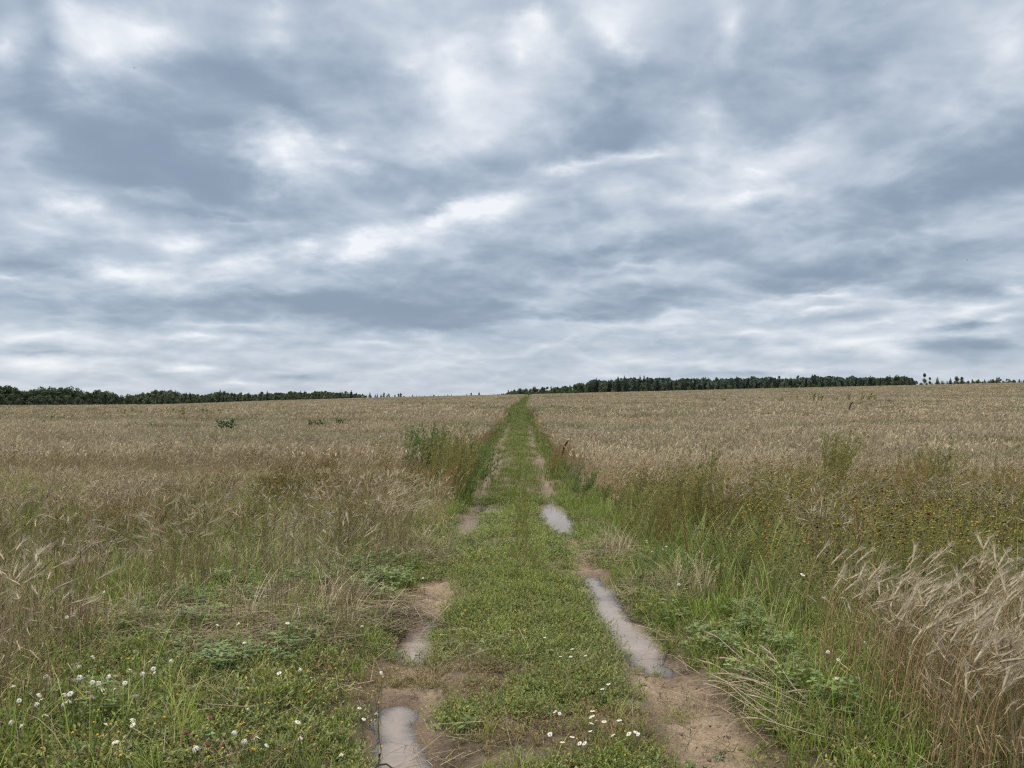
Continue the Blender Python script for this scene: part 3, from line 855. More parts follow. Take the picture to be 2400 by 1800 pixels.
# straw lying on the ground
SM = [straw_mat(16, .2, .26) for _ in range(6)]
st = Soup()
def mat_at(px, py, rx, ry, n):
    X0, Y0 = at(px, py)
    a = rng.uniform(0, 2 * PI, n); r = np.sqrt(rng.uniform(size=n))
    xx = X0 + rx * r * np.cos(a); yy = Y0 + ry * r * np.sin(a)
    st.scatter(SM, xx, yy, rng.uniform(.7, 1.3, n), None, tint(n, .75, 1.15), 0, rng.normal(size=n) * .5)
mat_at(700, 1330, .75, .55, 230); mat_at(560, 1400, .5, .3, 90); mat_at(330, 1370, .7, .35, 90); mat_at(620, 1250, .6, .5, 50)
mat_at(1010, 1410, .25, .22, 5); mat_at(1000, 1620, .45, .12, 4); mat_at(1480, 1290, .45, .5, 55); mat_at(1620, 1490, .35, .3, 12)
mat_at(1700, 1560, .4, .25, 14); mat_at(1330, 1200, .35, .8, 45); mat_at(920, 1200, .35, .9, 45); mat_at(1280, 1075, .5, 1.2, 40)
x, y = candidates(2.7, 13, 12); u = x - cen(y)
x, y = keep(x, y, .04 + .96 * (np.abs(u) > 1)); st.scatter(SM, x, y, rng.uniform(.6, 1.2, len(x)), None, tint(len(x), .6, 1.1))
SB_ = [straw_mat(10, .12, .07) for _ in range(4)]
x, y = candidates(2.6, 9, 60, .3, .5, 1.6); x, y = keep(x, y, ss(.25, .6, rut_w(x, y)) * (puddle_sd(x, y) > .05)); st.scatter(SB_, x, y, rng.uniform(.5, 1.2, len(x)), None, tint(len(x), .35, 1.0), .012)
st.build('straw_litter', M_STRAW, 'dry broken straw lying on the verges and mud')

# ------------------------------------------------------------------ individual plants
def place(o, x, y, rz, sc=1.0, dz=0.0):
    o.location = (x, y, float(height(np.array([x]), np.array([y]))[0]) + dz); o.rotation_euler = (0, 0, rz); o.scale = (sc,) * 3

def proto(name, parts):
    """an Empty with one mesh per part; parts: (name, T or arrays, material)"""
    r = empty(name, (0, 0, 0))
    for nm, t, mat, *sub in parts:
        o = tmesh(nm, t, mat, r) if isinstance(t, T) else link_mesh(nm, *t, mat, r)
        for nm2, t2, mat2 in (sub[0] if sub else ()): tmesh(nm2, t2, mat2, o)
    return r

class Kind:
    def __init__(s, protos): s.p = protos; s.used = [False] * len(protos)
    def put(s, x, y, label, cat, group=None, sc=1.0, i=None, rz=None, dz=0.0):
        i = random.randrange(len(s.p)) if i is None else i
        if s.used[i]: o = copy_tree(s.p[i])
        else: o = s.p[i]; s.used[i] = True
        place(o, x, y, random.uniform(0, 6.28) if rz is None else rz, sc, dz)
        tag(o, label, cat, group)
        return o
    def clean(s):
        for o, u in zip(s.p, s.used):
            if not u:
                for c_ in list(o.children_recursive): bpy.data.objects.remove(c_)
                bpy.data.objects.remove(o)

# daisies
def daisy_parts(h, npet=14, r=.0095, droop=0.1, tilt=.4, missing=0.0):
    st_, pe, di = T(), T(), T()
    a = rng.uniform(0, 6.28); top = np.array([math.cos(a) * h * .2, math.sin(a) * h * .2, h])
    st_.tube([[0, 0, 0], top * [.4, .4, .5], top], [.0016, .0014, .0012], [1, 1, 1], 3)
    for j in range(5):
        q = top * rng.uniform(.2, .8)
        st_.tri(q, [*rng.normal(size=2), .5], .04, .004, [1, 1, 1])
    ta = rng.uniform(0, 6.28); n_ = np.array([math.cos(ta) * math.sin(tilt), math.sin(ta) * math.sin(tilt), math.cos(tilt)])
    e1 = np.cross(n_, [0.3, 1, 0.2]); e1 /= np.linalg.norm(e1); e2 = np.cross(n_, e1)
    for j in range(npet):
        if rng.uniform() < missing: continue
        an = j * 2 * PI / npet + rng.normal() * .06
        d = e1 * math.cos(an) + e2 * math.sin(an); s_ = np.cross(n_, d)
        L = r * rng.uniform(.85, 1.1)
        b = top + d * r * .3
        m_ = b + d * L * .55 - n_ * droop * L * .25; e = b + d * L * .95 - n_ * droop * L
        w = r * .36
        pe.add([b - s_ * w * .35, b + s_ * w * .35, m_ + s_ * w * .5, e + s_ * w * .3, e - s_ * w * .3, m_ - s_ * w * .5],
               [(0, 1, 2), (0, 2, 5), (5, 2, 3), (5, 3, 4)], [1, 1, 1])
    k = 8; rings = []
    for (rr, zz) in ((.4, 0), (.36, .2), (.2, .38)):
        rings.append([top + (e1 * math.cos(q * 2 * PI / k) + e2 * math.sin(q * 2 * PI / k)) * r * rr + n_ * r * zz for q in range(k)])
    v = sum(rings, []) + [top + n_ * r * .44]
    f = []
    for i in range(2):
        for q in range(k):
            a_, b_ = i * k + q, i * k + (q + 1) % k
            f += [(a_, b_, b_ + k), (a_, b_ + k, a_ + k)]
    for q in range(k): f.append((2 * k + q, 2 * k + (q + 1) % k, 3 * k))
    di.add(v, f, [1, 1, 1])
    return st_, pe, di

def mk_daisy(h, **kw):
    a, b, c_ = daisy_parts(h, **kw)
    r = proto('daisy', [('stem', a, M_STEM), ('flower_head', b, M_PETAL, [('flower_disc', c_, M_DISC)])])
    return r
HD = .2
DA = Kind([mk_daisy(HD, droop=random.choice([.1, .3, .6]), tilt=random.uniform(.1, .8), missing=random.choice([0, 0, .25])) for _ in range(7)])
DR = Kind([mk_daisy(HD, droop=1.2, tilt=.5, missing=.2, npet=11) for _ in range(3)])
def mk_button(h):
    a, b, c_ = daisy_parts(h)
    r = proto('chamomile_seed_head', [('stem', a, M_STEM), ('flower_disc', c_, M_DISC)])
    return r
BU = Kind([mk_button(HD) for _ in range(5)])
def clover_head(h, mat):
    st_, he = T(), T()
    st_.tube([[0, 0, 0], [.01, .01, h * .5], [.015, 0, h]], .0014, [1, 1, 1], 3)
    for j in range(3):
        an = j * 2.1; st_.leaf([.012, .005, h * .7], [math.cos(an), math.sin(an), .3], .03, .018, [1, 1, 1])
    for j in range(60):
        d = rng.normal(size=3); d /= np.linalg.norm(d); d[2] = abs(d[2]) * 1.1 - .2
        he.tri(np.array([.015, 0, h]) + d * .004, d + [0, 0, .3], .008, .004, [1, 1, 1])
    return [('stem', st_, M_STEM), ('flower_head', he, mat)]
CP = Kind([proto('clover_flower', clover_head(HD, M_PINK)) for _ in range(2)])
CR = Kind([proto('clover_flower', clover_head(HD, M_REDCL)) for _ in range(2)])
CW = Kind([proto('clover_flower', clover_head(HD, M_PALECL)) for _ in range(2)])
DC = Kind([mk_daisy(.12, droop=random.choice([.1, .3]), tilt=random.uniform(.1, .6)) for _ in range(4)])
BC = Kind([mk_button(.12) for _ in range(2)])
VI = Kind([proto('thistle_flower', clover_head(.62, M_VIOLET)) for _ in range(2)])

S1 = 600 / 2212
def z1(p): return p[0] * S1, 1400 + p[1] * S1
def z2(p): return 600 + p[0] * S1, 1400 + p[1] * S1
def z3(p): return 1200 + p[0] * S1, 1400 + p[1] * S1
def z4(p): return 1800 + p[0] * S1, 1400 + p[1] * S1
def z6(p): return 1800 + p[0] * S1, 1100 + p[1] * S1
S5 = 800 / 2212
def z5(p): return 800 + p[0] * S5, 1050 + p[1] * S5
def flowers(kind, pts, zf, label, cat, group, up=HD, size=1.0):
    for p in pts:
        x, y = at24(*zf(p), up)
        k = random.uniform(.85, 1.15) * size
        o = kind.put(x, y, label, cat, group, 1.0)
        # keep the head where it is seen while the flower's size varies
        o.scale = (k, k, k); o.location.z += up * (1 - k) if k > 1 else 0

L1 = 'white daisy in bloom in the green patch in the lower left corner'
flowers(DA, [(625,40),(525,270),(925,10),(630,225),(1230,545),(730,580),(625,755),(840,750),(1085,725),(1225,650),(1520,595),(1000,820),(720,850),(770,830),(210,800),(315,745),(360,940),(520,940),(475,925),(390,995),(155,1155),(1040,855),(1140,1155),(1045,1260),(1000,1225),(2145,1070),(870,1400),(1250,720),(1380,715),(140,995)], z1, L1, 'daisy', 'daisies in the lower left corner', size=1.1)
flowers(DR, [(615,665),(630,940),(540,1020),(215,1005),(285,1115),(15,1185),(810,880),(1130,750),(1560,630),(1555,1390),(2140,1210),(2125,1295),(2010,1335)], z1, 'daisy with drooping white petals and a raised yellow disc at lower left', 'daisy', 'drooping daisies at lower left', size=1.2)
flowers(DA, [(2050,470),(1995,305),(1915,315)], z1, 'small white daisy on the straw mat beside the leafy clump', 'daisy', 'daisies on the straw mat')
flowers(DA, [(400,160)], z1, 'lone white daisy on a long stem against the leftmost wheat', 'daisy', None)
L2 = 'white daisy on the grassy verge left of the near puddle'
flowers(DA, [(455,680),(270,705),(940,190),(145,1280),(320,1060),(290,275),(1085,810),(905,890),(945,800)], z2, L2, 'daisy', 'daisies on the verge left of the puddle')
flowers(DA, [(1080,555)], z2, 'open white daisy just left of the low leafy bank below the small left puddle', 'daisy', None)
flowers(DA, [(705,1445)], z2, 'open white daisy at the bottom edge left of the near puddle', 'daisy', None, size=1.15)
flowers(DR, [(330,665),(370,1175),(815,1205)], z2, 'drooping daisy with a high yellow disc on the verge left of the near puddle', 'daisy', 'drooping daisies by the near puddle')
L3 = 'white daisy in the bright cluster on the centre strip at the bottom'
flowers(DC, [(700,1035),(655,1000),(735,1050),(875,1085),(695,1100),(705,1150),(640,1100),(820,1130),(1040,1150),(1120,1165),(520,1175),(395,1215),(620,1260),(875,1245),(1045,1210),(375,1165),(655,1290)], z3, L3, 'daisy', 'daisy cluster on the centre strip', up=.12)
L3b = 'small white daisy on the centre strip beside the long right puddle'
flowers(DC, [(310,370),(330,440),(285,340),(545,440),(425,470),(240,315),(485,525),(740,795),(800,755),(660,520),(15,95),(390,1000),(445,980)], z3, L3b, 'daisy', 'daisies on the centre strip beside the long puddle', up=.12, size=.85)
L4 = 'white daisy at the foot of the right foreground wheat'
flowers(DA, [(490,515),(460,550),(595,620),(865,465),(535,715),(1000,315)], z4, L4, 'daisy', 'daisies at the foot of the right wheat')
L6 = 'white daisy among the olive mayweed on the right'
MIDUP = .62
DM = Kind([mk_daisy(MIDUP, tilt=random.uniform(.2, .7), r=.011) for _ in range(4)])
flowers(DM, [(315,130),(785,285),(955,735),(295,1025),(430,1145),(1385,205),(1355,160),(910,70),(1605,205),(1430,345),(2095,320),(450,155),(240,300),(180,930),(810,250),(2130,925),(1010,55),(740,255)], z6, L6, 'daisy', 'daisies among the mayweed on the right', up=MIDUP)
L5 = 'white daisy on the right verge beyond the long puddle'
flowers(DA, [(1955,630),(1995,625),(2015,680),(2095,665),(2135,678),(1925,350),(1875,415),(2070,325),(1980,765),(2155,890),(2195,915)], z5, L5, 'daisy', 'daisies on the right verge')
flowers(DA, [(640,540),(595,520),(665,575),(610,480),(680,460),(490,640),(175,260),(20,345),(545,790)], z5, 'white daisy among the weeds on the left verge farther up the track', 'daisy', 'daisies on the far left verge')
Y1 = 'petal-less yellow chamomile button in the lower left patch'
flowers(BU, [(180,735),(365,725),(290,780),(110,845),(145,920),(75,1050),(65,815),(950,560),(1015,515),(1215,605),(1440,560),(1355,605),(1650,620),(1705,540),(1965,630),(1810,715),(1495,790),(1210,750),(685,780),(575,675),(650,980),(895,910),(1435,960),(910,1195),(1195,1160),(1305,1170),(1225,1215),(1140,1280),(760,1275),(820,1240),(770,1350),(890,1110),(1330,1045),(1640,1360),(1725,1380),(1855,1420),(1900,1430),(2025,1395),(2090,1125),(2110,1325),(435,1365),(700,1370),(1045,1425),(865,215),(720,315),(785,315),(680,320),(1435,805),(1865,1020)], z1, Y1, 'seed head', 'yellow chamomile buttons at lower left', size=1.3)
flowers(BU, [(500,900),(565,775),(545,635),(210,950),(45,1020),(75,1040),(30,1170),(40,1215),(70,1310),(140,1345),(730,925),(800,950),(995,1155),(775,585),(1015,580),(1035,720),(1060,740),(1105,635)], z2, 'petal-less yellow chamomile button on the verge left of the near puddle', 'seed head', 'yellow buttons by the near puddle', size=1.3)
flowers(BC, [(930,1185),(510,1220),(1015,1370)], z3, 'petal-less yellow button in the daisy cluster on the centre strip', 'seed head', 'yellow buttons on the centre strip', up=.12)
flowers(CP, [(850,495),(930,595),(570,810),(1625,1045),(1790,1155)], z1, 'pale pink clover flower among the lower left daisies', 'clover flower', 'pink clovers at lower left')
flowers(CR, [(1645,1300)], z1, 'dark pink clover head above another near the bottom at lower left', 'clover flower', None, size=1.1)
flowers(CR, [(1800,1385)], z1, 'dark crimson clover head lowest and nearest at lower left', 'clover flower', None, size=1.1)
flowers(CW, [(775,910),(825,975),(1170,935)], z1, 'round cream clover flower amid the lower left daisies', 'clover flower', 'cream clovers at lower left', size=1.3)
flowers(CR, [(555,725)], z2, 'brown-red clover head on the verge left of the near puddle', 'clover flower', None)
flowers(CP, [(2065,420),(2080,500),(1985,615)], z3, 'pink clover flower on the right verge beside the foreground wheat', 'clover flower', 'pink clovers on the right verge')
flowers(VI, [(1190,375)], z6, 'violet-blue flower head among the mayweed on the right', 'wildflower', None, up=.62)
flowers(VI, [(1215,335),(1785,480),(810,318)], z6, 'lilac flower head among the mayweed on the right', 'wildflower', 'lilac flowers in the mayweed', up=.62)
for k_ in (DA, DR, BU, CP, CR, CW, VI, DM, DC, BC): k_.clean()

# rosettes of broad leaves
def rosette(n, L, w, c, up=.4):
    t = T()
    for i in range(n):
        an = i * 2.4 + rng.normal() * .2; u_ = up * rng.uniform(.3, 1.3)
        d = np.array([math.cos(an), math.sin(an), 0]); s_ = np.array([-d[1], d[0], 0])
        l = L * rng.uniform(.6, 1.1); ww = w * rng.uniform(.8, 1.1)
        cc = c * rng.uniform(.75, 1.25)
        ts = [0, .25, .5, .75, 1]; wf = [.12, .5, .95, .8, .05]
        pts = [d * l * q + np.array([0, 0, .012 + l * u_ * (q - .6 * q * q) ]) for q in ts]
        v = []
        for p_, f_ in zip(pts, wf): v += [p_ - s_ * ww / 2 * f_ + [0, 0, ww * .12 * f_], p_, p_ + s_ * ww / 2 * f_ + [0, 0, ww * .12 * f_]]
        f = []
        for i_ in range(4):
            for j in range(2):
                a_ = i_ * 3 + j
                f += [(a_, a_ + 1, a_ + 4), (a_, a_ + 4, a_ + 3)]
        t.add(v, f, cc)
    return t
RO = Kind([proto('leaf_rosette', [('leaf', rosette(random.randint(7, 10), .10, .04, np.array([.10, .15, .06])), M_LEAF)]) for _ in range(4)])
RT = Kind([proto('leaf_rosette', [('leaf', rosette(9, .12, .05, np.array([.15, .24, .05]), .7), M_LEAF)]) for _ in range(2)])
for (px, py, lab, k_, sc) in [
    (1104,1598,'grey-green leaf rosette between the two left puddles',RO,1), (1058,1671,'broad leaf rosette beside the near left puddle',RO,1.1),
    (1096,1435,'leaf rosette at the left edge of the centre strip',RO,.9), (914,1687,'small weed standing in the near left puddle',RO,.9),
    (955,1639,'bright green seedling on the edge of the near puddle',RT,.6), (1102,1660,'bright lime green leafy weed on the centre strip',RT,1),
    (1281,1675,'dark leaf rosette left of the bottom daisy cluster',RO,1.2), (1618,1768,'single upright weed on the bare mud nearest the bottom edge',RO,.8),
    (1685,1738,'small weed in the middle of the bare mud on the right',RO,.7), (1732,1785,'little weed on the bare mud at right, close to the grass',RO,.8),
    (1547,1772,'weed rosette where the centre strip meets the bare mud',RO,1.1), (1376,1430,'leaf rosette on the mud at the left edge of the long puddle',RO,1),
    (1552,1434,'pale leaf rosette on the right bank of the long puddle',RO,1), (1339,1404,'cluster of broad leaves left of the long puddle',RO,1.3),
    (1100,1357,'leaf clump on the left rut beyond the bare patch',RO,1.2), (1066,1312,'silvery leaf clump beside the left rut',RO,1.2),
    (1136,1182,'green weed beside the little far left puddle',RO,1.6), (1180,1565,'small leaf rosette on the centre strip above the daisies',RO,.8)]:
    x, y = at24(px, py); k_.put(x, y, lab, 'weed', None, sc * .55)
RO.clean(); RT.clean()
KT = Kind([proto('knotweed_tuft', [('leaf', knot_patch(34, .10, .11, .02, .008, K1), M_LEAF)]) for _ in range(3)])
for (px, py, lab, sc) in [(1577,1660,'dark green knotweed tuft standing alone on the bare right rut',1.0), (1520,1560,'bright knotweed tuft at the near end of the long puddle',.8),
    (1343,1238,'green tuft at the near corner of the wide far puddle',1.5), (1790,1762,'knotweed tuft at the right side of the bare mud',1.1), (1000,1545,'leafy tuft overhanging the small left puddle',1.0), (1530,1745,'ragged tuft at the bottom end of the bare rut',.8)]:
    x, y = at24(px, py); KT.put(x, y, lab, 'weed', None, sc)
KT.clean()

# tall weeds
C_OL = np.array([.19, .185, .068]); C_RU = np.array([.32, .225, .10]); C_GR = np.array([.12, .165, .055]); C_DG = np.array([.10, .15, .065]); C_YG = np.array([.27, .265, .09])
PLO = Kind([proto('plumed_weed', [('stem', plume(5, 1.0, C_OL, C_YG, 20, .013, .2), M_WEED)]) for _ in range(4)])
PLR = Kind([proto('rusty_weed', [('stem', plume(6, 1.0, C_RU, C_OL, 20, .010, .2), M_WEED)]) for _ in range(3)])
PLG = Kind([proto('leafy_weed', [('stem', plume(9, 1.0, C_GR * 1.25, C_GR, 16, .02, .34), M_WEED)]) for _ in range(3)])
PLB = Kind([proto('green_weed', [('stem', plume(12, 1.0, C_GR * 1.1, C_DG, 16, .06, .3, 2.2), M_WEED)]) for _ in range(3)])
PLF = Kind([proto('sparse_weed', [('stem', plume(5, 1.0, C_OL * 1.2, C_GR * 1.5, 12, .05, .25, 2.5), M_WEED)]) for _ in range(3)])
def weeds(kind, spots, label, group):
    """spots: photo x, photo y of the foot, photo y of the top"""
    for (px, py, pt) in spots:
        x, y = at(px, py)
        d = ray(px, pt); top = EYE + d[2] * y / d[1]
        hh = top - float(height(np.array([x]), np.array([y]))[0])
        kind.put(x, y, label, 'weed', group if len(spots) > 1 else None, max(.25, min(2.2, hh))).rotation_euler = (random.gauss(0, .06), random.gauss(.2, .1), random.uniform(-.6, .6))
def strew(n, x0, x1, f0, f1, t0, t1):
    return [(random.uniform(x0, x1), random.uniform(f0, f1), random.uniform(t0, t1)) for _ in range(n)]
# cluster left of the track
weeds(PLO, strew(44, 905, 1010, 1030, 1085, 905, 975), 'tall olive plumed weed in the dense clump left of the track', 'olive weed clump left of the track')
weeds(PLR, strew(9, 900, 985, 1080, 1110, 965, 1020), 'rusty brown plumed weed at the foot of the clump left of the track', 'rusty weeds left of the track')
weeds(PLG, strew(12, 1005, 1055, 985, 1065, 930, 985) + strew(14, 860, 960, 1000, 1040, 905, 950) + strew(5, 985, 1010, 1070, 1095, 1000, 1040), 'dark green bushy weed beside the left rut in mid distance', 'green weeds beside the left rut')
weeds(PLB, strew(12, 668, 735, 940, 955, 900, 922), 'green weed in the clump standing in the left wheat', 'green clump in the left wheat')
weeds(PLO, strew(6, 735, 775, 945, 960, 905, 925) + strew(8, 800, 880, 1000, 1040, 930, 965), 'thin olive weed between the green clump and the track clump', 'thin olive weeds in the left wheat')
# right side
weeds(PLO, strew(18, 1770, 1815, 1070, 1120, 905, 970) + strew(20, 1690, 1860, 1070, 1130, 960, 1040), 'tall leaning olive weed rising above the mayweed right of centre', 'olive weed stand on the right')
weeds(PLO, strew(14, 1975, 2035, 1080, 1130, 930, 985) + strew(18, 1900, 2100, 1080, 1130, 970, 1040), 'tall yellow-green weed near the right side above the mayweed', 'yellow-green weeds near the right side')
weeds(PLR, strew(14, 1600, 1900, 1120, 1220, 1010, 1090) + strew(12, 1400, 1560, 1130, 1210, 1020, 1090) + strew(18, 1925, 1985, 1090, 1160, 960, 1040) + strew(24, 2050, 2190, 1100, 1180, 985, 1050) + strew(4, 1850, 1925, 1120, 1160, 1010, 1060), 'rusty feathery weed among the mayweed right of the track', 'rusty weeds in the right belt')
weeds(PLO, strew(8, 1475, 1530, 1120, 1190, 945, 1000) + strew(18, 1400, 1580, 1120, 1190, 1000, 1080) + strew(34, 1540, 1760, 1110, 1190, 970, 1070) + strew(20, 1860, 2200, 1120, 1220, 1000, 1100) + strew(16, 1330, 1480, 1130, 1220, 1020, 1110) + strew(6, 1420, 1480, 1100, 1150, 990, 1040), 'yellow-green plumed weed in the belt right of the track', 'plumed weeds right of the track')
weeds(PLR, strew(12, 1185, 1250, 985, 1035, 925, 975), 'reddish grassy weed on the edge of the right wheat beside the track', 'reddish weeds by the right rut')
weeds(PLG, strew(10, 1225, 1285, 1050, 1085, 985, 1030), 'bright green weed clump at the right side of the track', 'green clump right of the track')
weeds(PLG, strew(14, 1370, 1560, 1210, 1300, 1130, 1210), 'green leafy weed in the right verge before the mayweed', 'green weeds in the right verge')
weeds(PLO, strew(8, 2070, 2215, 1260, 1320, 1135, 1210), 'yellowish leafy weed behind the right foreground wheat', 'yellow weeds behind the right wheat')
weeds(PLO, strew(16, 1105, 1150, 1090, 1230, 1030, 1060) if False else [(random.uniform(1108, 1150), f, f - random.uniform(50, 85)) for f in range(1060, 1260, 11)], 'thin straggly weed in the centre strip between the ruts', 'straggly weeds on the centre strip')
# weeds poking above the far wheat
weeds(PLF, [(60,935,905),(90,940,905),(105,935,895),(280,913,878),(262,916,882),(310,915,890),(375,916,880),(390,915,876),(382,922,885),(432,910,880),(445,913,882),(490,915,885),(470,915,880),(330,907,882),(355,907,880),(215,920,890),(150,930,905),(540,910,885)], 'sparse olive weed poking up through the wheat at far left', 'weeds poking through the left wheat')
weeds(PLF, [(505 + 12 * i, 889.5, random.uniform(868, 880)) for i in range(20)], 'dark weed in the long row across the left wheat', 'row of dark weeds in the left wheat')
weeds(PLF, [(1525,878,856),(1560,880,858),(1680,882,855),(1720,878,852),(1755,880,848),(1768,880,850),(1830,879,850),(1860,878,846),(1872,878,846),(1885,879,850),(1800,880,856),(1910,884,858)], 'sparse olive weed in the wheat below the right wood', 'weeds in the wheat below the right wood')
for k_ in (PLO, PLR, PLG, PLF, PLB): k_.clean()

# thistles
def thistle(H, n):
    st_, lf, hd = T(), T(), T()
    for i in range(n):
        an = rng.uniform(0, 2 * PI); d = np.array([math.cos(an), math.sin(an), 0]); ln = H * rng.uniform(.1, .32)
        h = H * rng.uniform(.6, 1)
        top = d * ln + np.array([0, 0, h])
        st_.tube([[0, 0, 0], top * [.4, .4, .5], top], [.008, .006, .003], C_DG * 1.1, 3)
        for j in range(26):
            u = rng.uniform(.3, .98); q = top * np.array([u * u, u * u, u])
            a2 = rng.uniform(0, 2 * PI)
            lf.leaf(q, [math.cos(a2), math.sin(a2), rng.uniform(-.1, .7)], rng.uniform(.12, .3) * (1.2 - .6 * u), rng.uniform(.06, .1), C_DG * rng.uniform(.9, 1.8) * np.array([1.1, 1, 1.1]), .3)
        hd.blob(top + [0, 0, .01], .016, np.array([.35, .28, .25]), 1.4, 6)
    return [('stem', st_, M_WEED), ('foliage', lf, M_LEAF), ('flower_head', hd, M_WEED)]
TH = Kind([proto('thistle', thistle(1.0, 12)) for _ in range(4)])
for (px, py, pt, lab) in [(323,955,905,'dark green thistle with pale heads, the leftmost one in the wheat'), (478,962,905,'largest dark green thistle standing in the left wheat'), (497,958,903,'thistle leaning over the largest one in the left wheat'),
    (430,962,932,'short thistle left of the largest thistle'), (455,964,938,'low thistle touching the largest thistle'), (530,966,928,'low grey-green thistle right of the largest thistle'), (370,966,936,'low faded thistle between the leftmost and the largest'), (437,915,893,'distant small dark thistle in the left wheat')]:
    x, y = at(px, py); d = ray(px, pt)
    TH.put(x, y, lab, 'thistle', None, EYE + d[2] * y / d[1] - float(height(np.array([x]), np.array([y]))[0]))
TH.clean()

# dead dark stalks
def dead_stalk(H):
    a, b = T(), T()
    lean = np.array([.3 * H, 0, 0])
    pts = np.array([[0, 0, 0], [.05 * H, 0, .45 * H], [.14 * H, 0, .8 * H], lean + [0, 0, H]])
    a.tube(pts, [.007, .006, .005, .003], [1, 1, 1], 4)
    for i in range(170):
        u = rng.uniform(.5, .98); q = np.array([np.interp(u, [0, .45, .8, 1], pts[:, k_]) for k_ in range(3)])
        b.blob(q + rng.normal(size=3) * .02, rng.uniform(.012, .026), [1, 1, 1], 1.3, 4)
    return [('stem', a, M_DARK), ('seed_head', b, M_DARK)]
DS = Kind([proto('dead_dock_stalk', dead_stalk(1.0)) for _ in range(2)])
for (px, py, lab, sc) in [(1832,905,'tall black dead dock stalk standing in the right wheat',1.35), (1212,1010,'dark brown dock stalk on the wheat edge right of the track',.8), (865,890,'small dark stalk on the skyline wheat left of the track',1.0), (908,890,'short black stalk in the wheat closer to the track',1.0)]:
    x, y = at(px, py); o = DS.put(x, y, lab, 'dead stalk', None, sc, rz=0)
DS.clean()
def red_stalk():
    a, b = T(), T()
    a.tube([[0, 0, 0], [.02, 0, .3], [.07, 0, .75]], [.004, .0035, .002], np.array([.22, .07, .04]), 4)
    for i in range(40):
        u = rng.uniform(.4, 1); b.tri(np.array([.07 * u * u, 0, .75 * u]), rng.normal(size=3) + [0, 0, .8], .03, .008, np.array([.25, .1, .05]))
    return [('stem', a, M_WEED), ('seed_head', b, M_WEED)]
RS = Kind([proto('sorrel_stalk', red_stalk()) for _ in range(2)])
for (px, py, lab) in [(1488,1275,'red sorrel stalk in the grass right of the long puddle'), (1868,1320,'tall red stalk in front of the yellow mayweed heads'), (1990,1330,'red-brown stalk behind the right foreground wheat'), (1665,1300,'reddish stalk in the green verge left of the mayweed heads')]:
    x, y = at(px, py); RS.put(x, y, lab, 'sorrel', None, 1.0)
RS.clean()

# prominent single wheat stalks in the right foreground
def wheat_stalk(H, droop):
    a, b, l, aw = T(), T(), T(), T()
    cur = stalk_curve(np.zeros(3), H, .16, 0, droop, 9)
    a.tube(cur, np.linspace(.0024, .0013, 9), STR_STEM * 1.05, 4)
    d = cur[-1] - cur[-2]; d /= np.linalg.norm(d); d = d + [.35, rng.normal() * .2, -.35]
    add_ear(b, cur[-1], d, .095, .0058, STR_EAR * 1.05, STR_AWN, 5, 44, .08, .0008, aw)
    for j in (3,):
        e = np.array([rng.uniform(.2, 1), rng.normal(), 0]); e /= np.linalg.norm(e); p0 = cur[j]; L = .16
        l.ribbon([p0, p0 + e * L * .45 + [0, 0, L * .25], p0 + e * L * .8, p0 + e * L * .85 + [0, 0, -L * .5]], [.005, .006, .004, .001], STR_LEAF)
    return [('stem', a, M_STRAW), ('ear', b, M_STRAW, [('awns', aw, M_STRAW)]), ('dry_leaf', l, M_STRAW)]
WS = Kind([proto('wheat_stalk', wheat_stalk(random.uniform(.62, .74), random.uniform(.03, .12))) for _ in range(8)])
def bold_stalk(H, droop):
    a, b, l, aw = T(), T(), T(), T()
    g = np.array([.47, .345, .175]) * random.uniform(.8, 1.1)
    cur = stalk_curve(np.zeros(3), H, random.uniform(.03, .12), 0, droop, 9)
    a.tube(cur, np.linspace(.0031, .0016, 9), g, 4)
    d = cur[-1] - cur[-2]; d /= np.linalg.norm(d); d = d + [random.uniform(.05, .6), rng.normal() * .25, -random.uniform(-.1, .35)]
    add_ear(b, cur[-1], d, .10, .0066, STR_EAR * .98, STR_AWN * .95, 5, 40, .075, .0009, aw)
    e = np.array([rng.uniform(-1, 1), rng.normal(), 0]); e /= np.linalg.norm(e); p0 = cur[rng.integers(2, 5)]; L = .15
    l.ribbon([p0, p0 + e * L * .45 + [0, 0, L * .2], p0 + e * L * .7 - [0, 0, L * .2], p0 + e * L * .75 + [0, 0, -L * .7]], [.005, .006, .004, .001], g * .95)
    return [('stem', a, M_STRAW), ('ear', b, M_STRAW, [('awns', aw, M_STRAW)]), ('dry_leaf', l, M_STRAW)]
WR = Kind([proto('wheat_stalk', bold_stalk(random.uniform(.52, .65), random.uniform(.01, .08))) for _ in range(9)])
n = 0
while n < 200:
    px = random.uniform(1720, 2300); py = random.uniform(1430, 1830)
    x, y = at(px, py)
    if x - float(cen(y)) < 1.36 + .12 * random.random() or y < 2.85: continue
    WR.put(x, y, 'bowed bearded wheat stalk in the stand at right foreground', 'wheat', 'wheat stalks in the right foreground', random.uniform(.85, 1.1), rz=random.gauss(0, .45)); n += 1
WR.clean()
for i in range(26):
    px = random.gauss(375, 30); py = random.uniform(1290, 1350)
    x, y = at(px, py); WS.put(x, y, 'upright wheat stalk in the small isolated tuft at left', 'wheat', 'isolated wheat tuft at left', random.uniform(.75, 1.0), rz=random.uniform(0, 6))
for i in range(30):
    px = random.gauss(835, 28); py = random.uniform(1180, 1260)
    x, y = at(px, py); WS.put(x, y, 'pale wheat stalk in the tuft left of the track', 'wheat', 'pale wheat tuft left of the track', random.uniform(.85, 1.1), rz=random.gauss(.3, .7))
